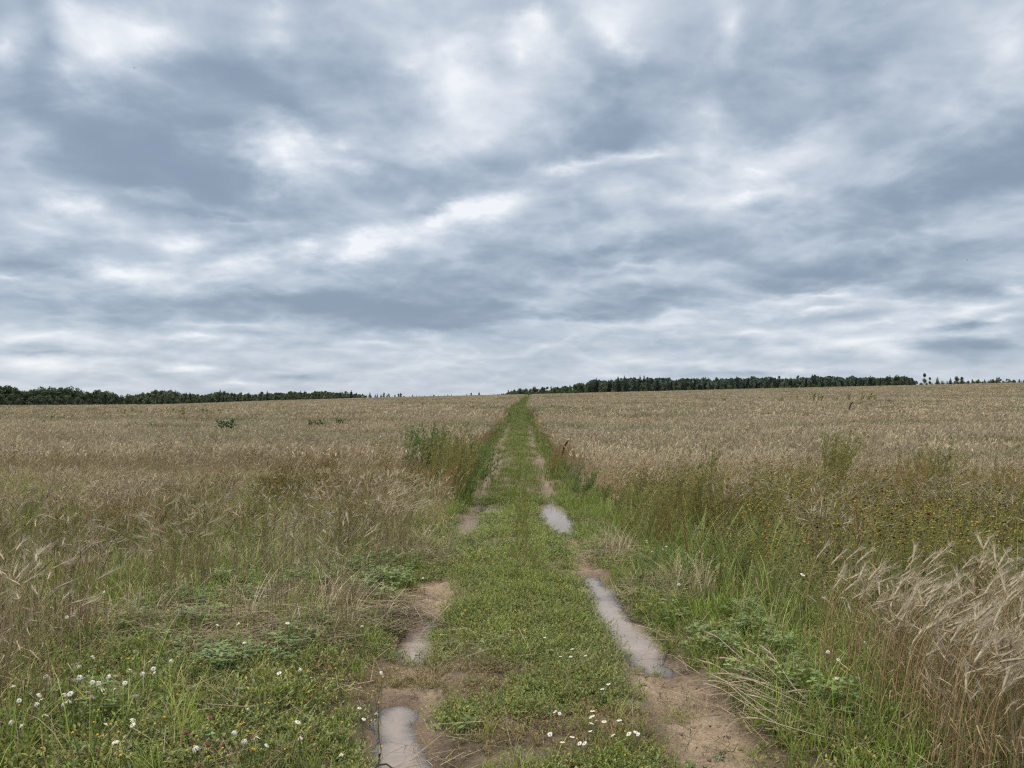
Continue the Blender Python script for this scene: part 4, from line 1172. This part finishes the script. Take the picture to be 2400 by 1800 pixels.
for i in range(40):
    px = random.uniform(-40, 115); py = random.uniform(1420, 1600)
    x, y = at(px, py); WS.put(x, y, 'wheat stalk in the stand at the left edge', 'wheat', 'wheat stalks at the left edge', random.uniform(.8, 1.05), rz=random.gauss(2.6, 1))
WS.clean()
# fallen stalks
def fallen(L):
    a, b = T(), T()
    a.tube([[0, 0, .01], [L * .5, .02, .03], [L, -.01, .045]], .0024, STR_AWN, 4)
    add_ear(b, np.array([L, -.01, .045]), np.array([1, .1, -.1]), .09, .006, STR_EAR, STR_AWN, 4, 14, .06, .001)
    return [('stem', a, M_STRAW), ('ear', b, M_STRAW)]
FS = Kind([proto('fallen_stalk', fallen(random.uniform(.3, .48))) for _ in range(4)])
for i in range(18):
    px = random.gauss(1800, 50); py = random.uniform(1470, 1640)
    x, y = at(px, py)
    o = FS.put(x, y, 'pale flattened stalk bent over at the foot of the right wheat', 'fallen straw', 'flattened stalks at the foot of the right wheat', 1, rz=random.gauss(2.4, .45)); o.rotation_euler.y = -random.uniform(.0, .4)
for i in range(30):
    px = random.gauss(690, 90); py = random.uniform(1270, 1400)
    x, y = at(px, py)
    o = FS.put(x, y, 'pale flattened stalk on the straw mat at left', 'fallen straw', 'flattened stalks on the left straw mat', .9, rz=random.uniform(0, 6)); o.rotation_euler.y = -random.uniform(0, .6) * random.random()
FS.clean()

# twigs
def twig(pts, lab):
    t = T()
    P = [at24(*z2(p)) for p in pts]
    x0, y0 = P[0]; z0 = PLEV['A'] + .006
    t.tube([[a - x0, b - y0, .003 + .012 * math.sin(i * 1.3)] for i, (a, b) in enumerate(P)], .004, [1, 1, 1], 5)
    r = empty('twig', (x0, y0, z0)); tmesh('bark', t, M_TWIG, r); tag(r, lab, 'twig')
twig([(990,1395),(1060,1350),(1130,1330),(1190,1350),(1230,1375),(1238,1420),(1228,1460)], 'bent black twig floating in the near left puddle')
twig([(1062,1300),(1058,1260),(1075,1245),(1062,1290),(1045,1310)], 'short dark twig at the left shore of the near puddle')

# clods of earth along the mud
def clod(seed):
    import bmesh
    bm = bmesh.new(); bmesh.ops.create_icosphere(bm, subdivisions=2, radius=1)
    for v in bm.verts:
        n = fbm(np.array([v.co.x * 2 + seed]), np.array([v.co.y * 2 + v.co.z * 3.1]), 300 + seed, 3)[0]
        v.co *= .65 + .7 * n
        v.co.z *= .6
    vs = np.array([v.co[:] for v in bm.verts]); fs = np.array([[v.index for v in f.verts] for f in bm.faces]); bm.free()
    return vs, fs, np.repeat(np.array([[.75, .35, 0]]), len(vs), 0)
CD = Kind([proto('earth_clod', [('lump', clod(i), M_GROUND)]) for i in range(4)])
i = 0
while i < 44:
    px = random.choice([random.gauss(1450, 60), random.gauss(960, 60), random.gauss(1520, 60), random.gauss(1275, 20)]); py = random.uniform(1180, 1650)
    x, y = at(px, py)
    if rut_w(np.array([x]), np.array([y]))[0] < .25 or puddle_sd(np.array([x]), np.array([y]))[0] < .06: continue
    o = CD.put(x, y, 'small brown clod of earth lying in the rut', 'clod', 'clods of earth in the ruts', random.uniform(.006, .016)); i += 1
CD.clean()

# ------------------------------------------------------------------ trees
print('trees')
def crown_leafy(H, Wd, col, nl=7, n=900, bot=.12, size=.55):
    t = T()
    lob = []
    for i in range(nl):
        a = rng.uniform(0, 2 * PI); rr = Wd * .5 * rng.uniform(.1, .62); z = H * rng.uniform(bot + .12, .9)
        taper = 1 - .55 * (z / H) ** 2
        lob.append((np.array([rr * math.cos(a) * taper, rr * math.sin(a) * taper, z]), Wd * rng.uniform(.2, .34) * taper, rng.uniform(.7, 1.25)))
    lob.append((np.array([0, 0, H * .86]), Wd * .2, 1.1))
    for i in range(n):
        c0, r, b = lob[rng.integers(len(lob))]
        d = rng.normal(size=3); d /= np.linalg.norm(d)
        p = c0 + d * r * rng.uniform(.55, 1.05) * np.array([1, 1, 1.15])
        if p[2] < H * bot * .6: continue
        nrm = d + rng.normal(size=3) * .7
        e1 = np.cross(nrm, rng.normal(size=3)); e1 /= np.linalg.norm(e1); e2 = np.cross(nrm, e1); e2 /= np.linalg.norm(e2)
        s_ = size * rng.uniform(.5, 1.2)
        c = col * b * rng.uniform(.6, 1.4)
        t.add([p - e1 * s_ * .5, p + e2 * s_ * .45, p + e1 * s_ * .5, p - e2 * s_ * .45], [(0, 1, 2), (0, 2, 3)], c)
    return t
def trunk(H, r, col, lean=.0):
    t = T()
    t.tube([[0, 0, -1], [lean, 0, H * .3], [lean * 1.5, .1, H * .65], [lean * 2, 0, H * .92]], [r, r * .8, r * .5, r * .12], col, 6)
    for i in range(7):
        z = H * rng.uniform(.25, .8); a = rng.uniform(0, 6.28); L = H * .18
        t.tube([[lean, 0, z], [lean + math.cos(a) * L * .6, math.sin(a) * L * .6, z + L * .4], [lean + math.cos(a) * L, math.sin(a) * L, z + L * .8]], [r * .35, r * .25, r * .08], col, 4)
    return t
def crown_spruce(H, Wd, col, n=26):
    t = T()
    for i in range(n):
        u = i / (n - 1); z = H * (.1 + .88 * u); r = Wd * .5 * (1 - u) ** .85 + .15
        m = max(4, int(15 * (1 - u)) + 3); a0 = rng.uniform(0, 6)
        for j in range(m):
            a = a0 + j * 2 * PI / m + rng.normal() * .2; L = r * rng.uniform(.6, 1.2)
            d = np.array([math.cos(a), math.sin(a), -.35 + .6 * u]); s_ = np.array([-d[1], d[0], 0])
            p = np.array([0, 0, z + rng.normal() * .1]); c = col * rng.uniform(.55, 1.45)
            w = .35 + L * .28
            t.add([p, p + d * L * .6 + s_ * w * .5 - [0, 0, .1], p + d * L - [0, 0, .15], p + d * L * .6 - s_ * w * .5 - [0, 0, .1]], [(0, 1, 2), (0, 2, 3)], c)
            t.add([p + d * L * .3, p + d * L * .75 - [0, 0, .7 + .2 * L], p + d * L], [(0, 1, 2)], c * .9)
    return t
BK = np.array([.08, .06, .05]); BW = np.array([.38, .36, .33])
GD = np.array([.085, .11, .066]); GD2 = np.array([.115, .145, .082]); GB = np.array([.145, .17, .09]); GS = np.array([.075, .105, .08]); GO = np.array([.1, .12, .045])
def tree_proto(name, crown, tr): return proto(name, [('trunk', tr, M_BARK), ('crown', crown, M_TREE)])
# unit heights: 10 m
LD = Kind([tree_proto('deciduous_tree', crown_leafy(10, random.uniform(6.5, 8.5), GD, 9, 1100, .05, .75), trunk(10, .22, BK)) for _ in range(5)])
LB = Kind([tree_proto('birch_tree', crown_leafy(10, random.uniform(3.6, 4.8), random.choice([GD2, GB]), 8, 750, .15, .55), trunk(10, .13, BW)) for _ in range(6)])
SP = Kind([tree_proto('spruce_tree', crown_spruce(10, random.uniform(3.8, 5.2), GS * random.uniform(.9, 1.3)), trunk(10, .16, BK)) for _ in range(5)])
PN = Kind([tree_proto('pine_tree', crown_leafy(10, 3.6, GS * 1.5, 6, 600, .4, .5), trunk(10, .15, np.array([.12, .075, .05]))) for _ in range(3)])
SB = Kind([tree_proto('willow_bush', crown_leafy(10, 13, GO, 10, 800, .0, 1.1), trunk(8, .2, BK)) for _ in range(4)])

def by_sky(kind, px, ytop, D, label, cat, group, i=None):
    """a tree D metres away whose top shows at photo height ytop"""
    d = ray(px, ytop); k = D / d[1]
    X = d[0] * k; Zt = EYE + d[2] * k
    zb = float(base_h(np.array([X]), np.array([D]))[0])
    H = max(Zt - zb, 2.0)
    return kind.put(X, D, label, cat, group, H / 10, i)

def interp_sky(tab, x): return float(np.interp(x, [p[0] for p in tab], [p[1] for p in tab]))
SKL = [(-60,832),(7,832),(23,835),(43,843),(80,838),(133,837),(172,838),(187,849),(207,843),(240,847),(267,855),(283,850),(330,843),(367,843),(405,847),(433,852),(463,844),(483,844),(510,852),(533,848),(567,847),(623,845),(667,845),(697,843),(730,845),(764,845),(787,850),(820,848),(854,850),(890,853),(924,853),(1060,853)]
SKR = [(1065,852),(1104,842),(1170,835),(1204,835),(1237,830),(1264,825),(1287,817),(1354,813),(1474,815),(1558,815),(1635,812),(1708,813),(1761,810),(1838,812),(1901,813),(1955,811),(1985,820)]
def jit(a): return random.uniform(-a * .5, a)
# nearer dark wood at far left
for i in range(30):
    px = -45 + 325 * (i + .5) / 30 + random.uniform(-4, 4)
    by_sky(LD, px, interp_sky(SKL, px) + jit(5), random.uniform(345, 375), 'dark round broadleaf tree of the near wood at the far left horizon', 'tree', 'broadleaf trees of the near left wood')
for i in range(14):
    px = -30 + 300 * (i + .5) / 14 + random.uniform(-6, 6)
    by_sky(LD, px, interp_sky(SKL, px) + random.uniform(14, 24), random.uniform(322, 335), 'low dark tree on the front edge of the far left wood', 'tree', 'low trees fronting the near left wood')
for i in range(8):
    px = -20 + 200 * (i + .5) / 8
    by_sky(LB, px, interp_sky(SKL, px) - random.uniform(0, 3), random.uniform(375, 390), 'slim treetop rising from the near left wood', 'tree', 'slim trees in the near left wood')
# left wood continuing
for i in range(62):
    px = 280 + 500 * (i + .5) / 62 + random.uniform(-4, 4)
    by_sky(LB, px, interp_sky(SKL, px) + jit(7), random.uniform(420, 520), 'slim birch in the long wood left of the track', 'tree', 'birches of the long left wood')
for i in range(26):
    px = 280 + 480 * (i + .5) / 26 + random.uniform(-8, 8)
    by_sky(LD, px, interp_sky(SKL, px) + random.uniform(7, 14), random.uniform(400, 430), 'broad dark tree along the foot of the long left wood', 'tree', 'broad trees of the long left wood')
by_sky(LD, 563, 856, 330, 'dark round bush-like tree standing before the long left wood', 'tree', None)
for i in range(16):
    px = random.uniform(300, 800)
    by_sky(SP, px, interp_sky(SKL, px) - random.uniform(-2, 4), random.uniform(430, 500), 'pointed spruce top in the long wood left of the track', 'tree', 'spruces of the long left wood')
# thinning far row towards the middle
for i in range(34):
    px = 775 + 215 * (i + random.uniform(.2, .8)) / 34
    by_sky(random.choice([SP, LB, SP]), px, interp_sky(SKL, px) + jit(5), random.uniform(620, 800), 'tiny distant tree on the skyline left of the track', 'tree', 'distant skyline trees')
by_sky(SP, 1035, 845, 620, 'lone pointed spruce on the skyline near the track', 'tree', None)
by_sky(LB, 1018, 848, 640, 'small rounded tree just left of the lone skyline spruce', 'tree', None)
by_sky(LB, 1008, 851, 660, 'small tree at the left of the group by the lone spruce', 'tree', None)
by_sky(SP, 967, 851, 660, 'little spruce spike midway along the bare skyline', 'tree', None)
# right wood
for i in range(34):
    px = 1066 + 215 * (i + .5) / 34 + random.uniform(-3, 3)
    by_sky(random.choice([LB, LD, LB]), px, interp_sky(SKR, px) + jit(4), np.interp(px, [1066, 1280], [560, 400]) + random.uniform(-15, 15), 'tree in the low receding end of the right wood beside the track', 'tree', 'receding end of the right wood')
for i in range(60):
    px = 1280 + 690 * (i + .5) / 60 + random.uniform(-9, 9)
    by_sky(SP, px, interp_sky(SKR, px) + 9 * (float(vnoise(np.array([px / 22]), np.array([3.]), 5)[0]) - .4) + random.triangular(-4, 8, 1), random.uniform(385, 430), 'dark pointed spruce of the dense right wood', 'tree', 'spruces of the right wood')
for i in range(30):
    px = 1290 + 660 * (i + .5) / 30 + random.uniform(-10, 10)
    by_sky(PN, px, interp_sky(SKR, px) + jit(6) - 1, random.uniform(380, 400), 'tall dark pine of the right wood', 'tree', 'pines of the right wood')
for i in range(34):
    px = 1285 + 600 * (i + .5) / 34 + random.uniform(-7, 7)
    by_sky(LB, px, interp_sky(SKR, px) + random.uniform(6, 20), random.uniform(345, 370), 'paler birch along the front of the right wood', 'tree', 'pale birches fronting the right wood')
for i in range(14):
    px = random.choice([1490, 1575, 1660, 1700, 1770, 1800, 1850]) + random.uniform(-14, 14)
    by_sky(SB, px, 836 - (px - 1600) * .012 + random.uniform(-4, 3), random.uniform(322, 335), 'light green bush at the foot of the right wood', 'bush', 'bushes at the foot of the right wood')
for i in range(10):
    px = 1880 + 105 * (i + .5) / 10
    by_sky(random.choice([LD, LB]), px, interp_sky(SKR, px) + jit(5), random.uniform(350, 370), 'rounded tree at the right end of the right wood', 'tree', 'end trees of the right wood')
by_sky(SP, 1880, 810, 350, 'tall narrow dark spruce at the right end of the wood', 'tree', None)
by_sky(LB, 1997, 805, 345, 'tallest slim birch standing right of the wood on the skyline', 'tree', None)
by_sky(LB, 2008, 814, 350, 'shorter birch touching the tallest skyline birch', 'tree', None)
by_sky(SP, 2025, 813, 355, 'pointed pale conifer between the birch and the bushy group', 'tree', None)
by_sky(SP, 2053, 815, 350, 'dark spruce left of the double round tree on the right skyline', 'tree', None)
by_sky(LD, 2066, 813, 350, 'round tree, left one of the pair on the right skyline', 'tree', None)
by_sky(LD, 2078, 814, 352, 'round tree, right one of the pair on the right skyline', 'tree', None)
for i in range(34):
    px = 2085 + 150 * (i + .5) / 34
    by_sky(random.choice([SP, LB, LB]), px, 821 + jit(7) - (6 if i in (14, 15, 16) else 0), random.uniform(360, 420), 'small tree in the far right skyline row', 'tree', 'far right skyline row')
for i in range(22):
    px = 1985 + 245 * (i + .5) / 22
    by_sky(SB, px, 827 - (px - 1985) * .014 + random.uniform(-3, 2), random.uniform(335, 350), 'low green bush of the hedge right of the wood', 'bush', 'bushes by the skyline birch')
for k_ in (LD, LB, SP, PN, SB): k_.clean()

# dark understorey depth of the woods: one far-off mass behind the front trees
def wood_mass(tab, x0, x1, D0, D1, n, drop, col, label):
    t = T()
    for i in range(n):
        px = random.uniform(x0, x1); D = random.uniform(D0, D1)
        d = ray(px, interp_sky(tab, px) + drop + 11 * float(fbm(np.array([px / 16]), np.array([D / 60]), 400, 2)[0]) - 3); k = D / d[1]
        X = d[0] * k; zt = EYE + d[2] * k; zb = float(base_h(np.array([X]), np.array([D]))[0])
        z = zb + (zt - zb) * random.uniform(.0, 1)
        p = np.array([X, D, z]); s_ = random.uniform(1.2, 2.6)
        e1 = rng.normal(size=3); e1 /= np.linalg.norm(e1); e2 = np.cross(e1, rng.normal(size=3)); e2 /= np.linalg.norm(e2)
        t.add([p - e1 * s_ * .6, p + e2 * s_ * .5, p + e1 * s_ * .6, p - e2 * s_ * .5], [(0, 1, 2), (0, 2, 3)], col * random.uniform(.5, 1.5))
    tag(tmesh('woodland', t, M_TREE), label, kind='stuff')
wood_mass(SKL, -560, 285, 385, 420, 14000, 4, GD * .8, 'dim depth of the near left wood behind its front trees')
wood_mass(SKL, 275, 790, 505, 560, 9000, 3, GD * .9, 'dim depth of the long left wood behind its front trees')
wood_mass(SKR, 1066, 1290, 560, 600, 2500, 3, GD, 'receding dim depth of the right wood near the track')
wood_mass(SKR, 1270, 1975, 430, 470, 12000, 4, GS, 'dark depth of the right wood behind its front trees')

wood_mass([(2200, 822), (2700, 818)], 2215, 2650, 380, 410, 4000, 0, GD2, 'low wood going on beyond the right skyline trees')
# birds
def bird(px, py, D, lab):
    d = ray(px, py); k = D / d[1]
    r = empty('bird', (d[0] * k, D, EYE + d[2] * k), .6)
    b, w1, w2 = T(), T(), T()
    b.tube([[0, -.16, 0], [0, -.06, .01], [0, .08, 0], [0, .18, -.01]], [.01, .045, .05, .012], [1, 1, 1], 6)
    for t, s in ((w1, 1), (w2, -1)):
        t.add([[s * .03, -.07, .02], [s * .03, .07, .02], [s * .22, .02, .09], [s * .42, -.08, .05], [s * .2, -.1, .08]], [(0, 1, 2), (0, 2, 4), (4, 2, 3)], [1, 1, 1])
    tmesh('body', b, M_BIRD, r); tmesh('wing', w1, M_BIRD, r); tmesh('wing', w2, M_BIRD, r)
    tag(r, lab, 'bird')
bird(291, 147, 150, 'tiny dark bird flying high in the left sky')
bird(2090, 562, 190, 'tiny dark bird low in the sky at far right')

# ------------------------------------------------------------------ sky
w = bpy.data.worlds.new('World'); scene.world = w; w.use_nodes = True
nt = w.node_tree; nt.nodes.clear()
out = nt.nodes.new('ShaderNodeOutputWorld'); bg = nt.nodes.new('ShaderNodeBackground')
nt.links.new(bg.outputs[0], out.inputs[0]); bg.inputs[1].default_value = .1
SUN_EL, SUN_AZ = R(52), R(-50)          # azimuth from +Y towards +X
sky = nt.nodes.new('ShaderNodeTexSky'); sky.sky_type = 'NISHITA'; sky.sun_disc = False
sky.sun_elevation = SUN_EL; sky.sun_rotation = SUN_AZ
tc = nt.nodes.new('ShaderNodeTexCoord')
sx = nt.nodes.new('ShaderNodeSeparateXYZ'); nt.links.new(tc.outputs['Generated'], sx.inputs[0])
dx, dy, dz = sx.outputs
mth = lambda *a, **k_: math_node(nt, *a, **k_)
dzc = mth('MAXIMUM', dz, 0.0)
den = mth('ADD', dzc, .27)
cu = mth('DIVIDE', dx, den); cv = mth('DIVIDE', dy, den)
plane = nt.nodes.new('ShaderNodeCombineXYZ'); nt.links.new(cu, plane.inputs[0]); nt.links.new(cv, plane.inputs[1])
def wnoise(scale, det, rough, off=(0, 0, 0), dist=0.0):
    mp = nt.nodes.new('ShaderNodeMapping'); mp.inputs['Location'].default_value = off
    nt.links.new(plane.outputs[0], mp.inputs[0])
    n = nt.nodes.new('ShaderNodeTexNoise'); n.inputs['Scale'].default_value = scale; n.inputs['Detail'].default_value = det
    n.inputs['Roughness'].default_value = rough; n.inputs['Distortion'].default_value = dist
    nt.links.new(mp.outputs[0], n.inputs[0]); return n
az = mth('ARCTAN2', dx, dy); el = mth('ARCSINE', dz)
wn = wnoise(2.4, 8, .6); wn2 = wnoise(2.4, 8, .6, (31, 17, 5))
ampx = .075; 
az2 = mth('ADD', az, mth('MULTIPLY', mth('SUBTRACT', wn.outputs[0], .5), ampx * 2))
elw = mth('MULTIPLY', mth('ADD', mth('MULTIPLY', dzc, .32), .012), 1.0)
el2 = mth('ADD', el, mth('MULTIPLY', mth('SUBTRACT', wn2.outputs[0], .5), mth('MULTIPLY', elw, 1.3)))
pos = nt.nodes.new('ShaderNodeCombineXYZ'); nt.links.new(az2, pos.inputs[0]); nt.links.new(el2, pos.inputs[1])
# clouds: (photo x, y, radius x, radius y, tilt degrees, brightness)
BLOBS = [
 (330,45,120,60,0,.42),(240,90,110,70,0,.3),(5,70,50,90,0,.3),(170,10,60,40,0,.12),(165,148,70,30,0,.2),(95,70,50,110,0,-.12),(530,40,60,80,0,-.05),
 (590,35,70,30,0,.22),(590,95,50,40,0,.18),(555,130,50,60,0,.12),(500,180,190,80,-15,-.2),(720,170,100,70,0,-.18),(630,270,80,45,0,-.22),
 (880,135,90,35,0,.25),(1000,175,110,85,0,.42),(1050,270,90,55,0,.25),(950,285,80,40,0,.18),(860,60,120,60,0,.12),(950,20,80,40,0,.12),
 (250,300,300,100,-12,-.26),(430,350,220,80,-8,-.34),(100,225,180,60,-8,-.12),(40,300,90,60,0,.05),
 (310,405,85,32,0,.2),(620,360,85,58,0,.6),(560,372,50,30,0,.2),(695,345,50,28,0,.25),(755,325,40,24,0,.28),(780,370,90,18,0,.22),
 (850,375,190,50,0,-.06),(1000,400,160,60,5,-.16),(940,440,140,40,8,-.1),
 (1165,88,40,32,0,.35),(1125,120,40,30,0,.22),(1190,130,90,55,-15,.22),(1330,105,50,45,0,.3),(1340,40,110,80,0,.16),(1560,40,35,80,0,.24),(1120,190,90,60,0,.18),
 (1330,245,130,80,0,-.28),(1300,320,140,40,8,-.18),(1460,60,60,60,0,-.04),(1780,80,260,80,0,-.2),(1900,130,150,80,0,-.16),(1600,195,240,50,0,-.06),(1700,245,170,45,0,-.12),
 (1500,240,130,35,12,.2),(1250,352,170,22,14,.34),(1385,330,80,18,10,.28),(1510,310,80,30,0,.18),(1720,300,120,30,8,.16),(1630,365,65,24,0,.26),(1620,420,120,24,0,.32),(1530,365,80,60,0,.12),
 (1350,400,140,40,6,.1),(1850,290,120,60,0,.06),(2180,110,80,60,0,.2),(2080,220,150,35,8,.14),(2170,320,150,80,0,-.18),(2050,400,240,70,8,-.3),(1880,420,150,40,0,-.12),
 (130,440,75,28,-5,.32),(200,452,100,40,-15,.2),(60,500,120,40,0,.05),(60,560,180,50,0,-.22),(450,460,300,50,-4,-.2),(400,525,80,24,0,.26),(490,480,110,14,0,.18),
 (280,590,90,26,0,.46),(180,598,80,20,0,.1),(20,592,50,16,0,.3),(350,570,80,30,10,.16),(530,570,90,22,6,.32),(655,545,55,22,6,.4),(780,520,90,30,10,.5),(940,470,50,20,0,.4),(1040,468,80,32,0,.5),
 (880,500,160,36,12,.22),(1150,440,130,30,12,.12),(480,612,130,28,0,.2),(640,628,80,20,0,.18),(600,590,120,30,0,.02),
 (860,668,360,60,0,-.36),(1000,700,190,26,0,-.2),(640,660,240,30,0,-.16),(400,665,280,30,0,-.16),(150,655,240,22,0,-.14),(220,690,180,24,0,-.1),(860,610,200,40,0,-.12),
 (100,722,190,28,0,.22),(30,735,50,16,0,.16),(500,702,140,9,0,.2),(470,730,90,9,0,.26),(800,737,90,10,0,.2),(950,722,90,11,0,.2),(100,790,130,18,0,.26),(430,800,65,11,0,.34),(510,833,60,8,0,.26),(700,757,200,10,0,.08),
 (120,765,160,13,0,-.14),(650,818,80,9,0,-.22),(350,812,150,12,0,-.1),(300,762,200,12,0,-.05),
 (1200,560,170,50,0,-.12),(1380,540,240,26,4,-.18),(1380,580,130,13,0,.22),(1140,590,80,28,0,.12),(1400,640,150,34,0,-.2),(1250,682,190,22,0,-.24),(1800,595,320,45,4,-.26),(1700,520,260,50,0,-.1),(1950,555,180,40,0,-.14),(2020,622,180,26,0,-.2),
 (1790,634,180,16,6,.34),(1900,650,110,18,-8,.2),(1760,668,80,9,0,.24),(2185,620,40,22,0,.32),(2085,672,140,22,4,.32),(2080,706,75,10,0,-.3),(2180,690,40,9,0,.22),(1350,696,320,11,2,.18),(1630,712,110,11,0,.2),(1900,695,130,13,6,.2),(1850,742,200,20,4,.22),(1930,760,80,20,0,.22),(2150,717,110,10,0,.16),(2120,748,150,36,0,-.3),(2020,745,60,20,0,-.05),(1540,790,85,13,0,.16),(1760,800,50,9,0,.18),(1480,806,140,10,0,-.14),(1640,806,60,8,0,-.18),(1320,770,160,12,0,.08),(1330,815,80,8,0,.1),
]
pitch = math.atan((865 - 829.5) / 1659)
def pix_dir(px, py):
    d = ray(px, py); d = d / np.linalg.norm(d)
    return math.atan2(d[0], d[1]), math.asin(d[2])
# even base that follows height: lighter near the horizon and up high
br = nt.nodes.new('ShaderNodeValToRGB'); e = br.color_ramp.elements
e[0].position = 0; e[0].color = (.6,) * 3 + (1,); e[1].position = 1; e[1].color = (.75,) * 3 + (1,)
for p_, v_ in ((.05, .56), (.11, .50), (.16, .43), (.25, .42), (.36, .43), (.46, .52), (.52, .56), (.7, .7)):
    q_ = e.new(p_); q_.color = (v_,) * 3 + (1,)
br.color_ramp.interpolation = 'B_SPLINE'
nt.links.new(dzc, br.inputs[0])
acc = br.outputs[0]
for (px, py, rx, ry, rot, a) in BLOBS:
    a0, e0 = pix_dir(px, py)
    ca = math.cos(a0)
    mp = nt.nodes.new('ShaderNodeMapping'); mp.vector_type = 'TEXTURE'
    mp.inputs['Location'].default_value = (a0, e0, 0); mp.inputs['Rotation'].default_value = (0, 0, R(rot))
    mp.inputs['Scale'].default_value = (1.75 * rx / 1659 * ca * ca, 1.75 * ry / 1659 * ca, 1)
    nt.links.new(pos.outputs[0], mp.inputs[0])
    gr = nt.nodes.new('ShaderNodeTexGradient'); gr.gradient_type = 'QUADRATIC_SPHERE'
    nt.links.new(mp.outputs[0], gr.inputs[0])
    acc = mth('MULTIPLY_ADD', gr.outputs['Fac'], a * 1.4, acc)
# cloud texture in the plane of the cloud layer
def relief(scale, det, rough, off, dist, up):
    """cloud thickness, and how it falls off upwards: lit crowns, dark bases"""
    a = wnoise(scale, det, rough, off, dist)
    b = wnoise(scale, det, rough, (off[0], off[1] - up, off[2]), dist)
    return a.outputs[0], mth('SUBTRACT', a.outputs[0], b.outputs[0])
f1, g1 = relief(1.8, 5, .5, (3, 5, 0), .25, .12)
f2, g2 = relief(5.0, 7, .5, (9, 2, 3), .3, .06)
f3 = wnoise(11, 6, .55, (2, 8, 1), .3).outputs[0]
def seams(scale, off, width):
    """bright joints between the lumps of a broken cloud sheet"""
    n = wnoise(scale, 4, .5, off, .5)
    r = mth('SUBTRACT', 1.0, mth('MULTIPLY', mth('ABSOLUTE', mth('SUBTRACT', n.outputs[0], .5)), width), None, True)
    return mth('POWER', r, 1.6)
q1 = seams(2.0, (14, 3, 2), 7.0); q2 = seams(4.6, (5, 21, 4), 6.0)
tx = mth('MULTIPLY', mth('SUBTRACT', f1, .5), .30)
for v_, k_ in ((f2, .42), (f3, .20)): tx = mth('ADD', tx, mth('MULTIPLY', mth('SUBTRACT', v_, .5), k_))
for v_, k_ in ((g1, .35), (g2, .30)): tx = mth('ADD', tx, mth('MULTIPLY', v_, k_))
tx = mth('ADD', tx, mth('MULTIPLY', mth('SUBTRACT', q1, .3), .12))
tx = mth('ADD', tx, mth('MULTIPLY', mth('SUBTRACT', q2, .3), .09))
tx = mth('MULTIPLY', tx, mth('MINIMUM', mth('ADD', .5, mth('MULTIPLY', dzc, 4.0)), 1.0))
s_ = mth('ADD', acc, tx)
s_ = mth('SMOOTH_MAX', s_, .12, .3)
cr = nt.nodes.new('ShaderNodeValToRGB'); e = cr.color_ramp.elements
def srgb(r, g, b): return tuple(((c / 255 + .055) / 1.055) ** 2.4 if c > 10 else c / 255 / 12.92 for c in (r, g, b)) + (1,)
e[0].position = 0; e[0].color = srgb(123, 139, 160); e[1].position = 1; e[1].color = srgb(240, 243, 247)
for p_, c_ in ((.2, (142, 157, 176)), (.38, (163, 178, 194)), (.56, (187, 198, 211)), (.76, (213, 220, 229))):
    q_ = e.new(p_); q_.color = srgb(*c_)
nt.links.new(s_, cr.inputs[0])
# overcast brightening towards the zenith, raised further and warmed to light the ground
zen_boost = mth('ADD', 1.0, mth('MULTIPLY', mth('MAXIMUM', mth('SUBTRACT', dzc, .5), 0.0), 6.5))
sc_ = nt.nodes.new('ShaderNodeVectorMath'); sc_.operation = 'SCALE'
nt.links.new(cr.outputs[0], sc_.inputs[0]); nt.links.new(mth('MULTIPLY', zen_boost, 8.1), sc_.inputs['Scale'])
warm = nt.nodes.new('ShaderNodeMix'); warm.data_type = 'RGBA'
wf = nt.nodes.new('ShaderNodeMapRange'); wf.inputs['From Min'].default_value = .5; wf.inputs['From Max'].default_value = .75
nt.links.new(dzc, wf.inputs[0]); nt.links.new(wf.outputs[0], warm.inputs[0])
nt.links.new(sc_.outputs[0], warm.inputs[6]); nt.links.new(mth('MULTIPLY', zen_boost, 5.0), warm.inputs[7])
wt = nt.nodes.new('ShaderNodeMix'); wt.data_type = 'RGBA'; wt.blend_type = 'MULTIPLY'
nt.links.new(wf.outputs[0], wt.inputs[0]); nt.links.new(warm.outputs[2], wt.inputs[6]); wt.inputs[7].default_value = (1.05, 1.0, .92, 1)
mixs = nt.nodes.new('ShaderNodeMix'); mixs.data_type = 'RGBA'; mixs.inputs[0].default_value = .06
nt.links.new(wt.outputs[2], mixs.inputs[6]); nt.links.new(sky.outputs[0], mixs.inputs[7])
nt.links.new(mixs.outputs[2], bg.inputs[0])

sun = bpy.data.lights.new('sun', 'SUN'); sun.energy = 1.5; sun.angle = R(12); sun.color = (1, .96, .9)
so = bpy.data.objects.new('sun', sun); COL.objects.link(so)
dv = Vector((math.sin(SUN_AZ) * math.cos(SUN_EL), math.cos(SUN_AZ) * math.cos(SUN_EL), math.sin(SUN_EL)))
so.rotation_euler = (-dv).to_track_quat('-Z', 'Y').to_euler(); so.location = (0, 0, 30)

cam = bpy.data.cameras.new('camera'); cam.sensor_width = 36; cam.lens = 27.0; cam.clip_start = .05; cam.clip_end = 6000
co = bpy.data.objects.new('camera', cam); COL.objects.link(co)
co.location = (0, 0, EYE); co.rotation_euler = (R(90) + pitch, 0, 0)
scene.camera = co
scene.view_settings.view_transform = 'Standard'; scene.view_settings.look = 'None'
scene.view_settings.exposure = .36; scene.view_settings.gamma = 1
w.cycles.sampling_method = 'MANUAL'; w.cycles.sample_map_resolution = 512
scene.cycles.use_denoising = False; scene.cycles.filter_width = 1.25
scene.cycles.max_bounces = 6; scene.cycles.diffuse_bounces = 3; scene.cycles.glossy_bounces = 2; scene.cycles.transmission_bounces = 2
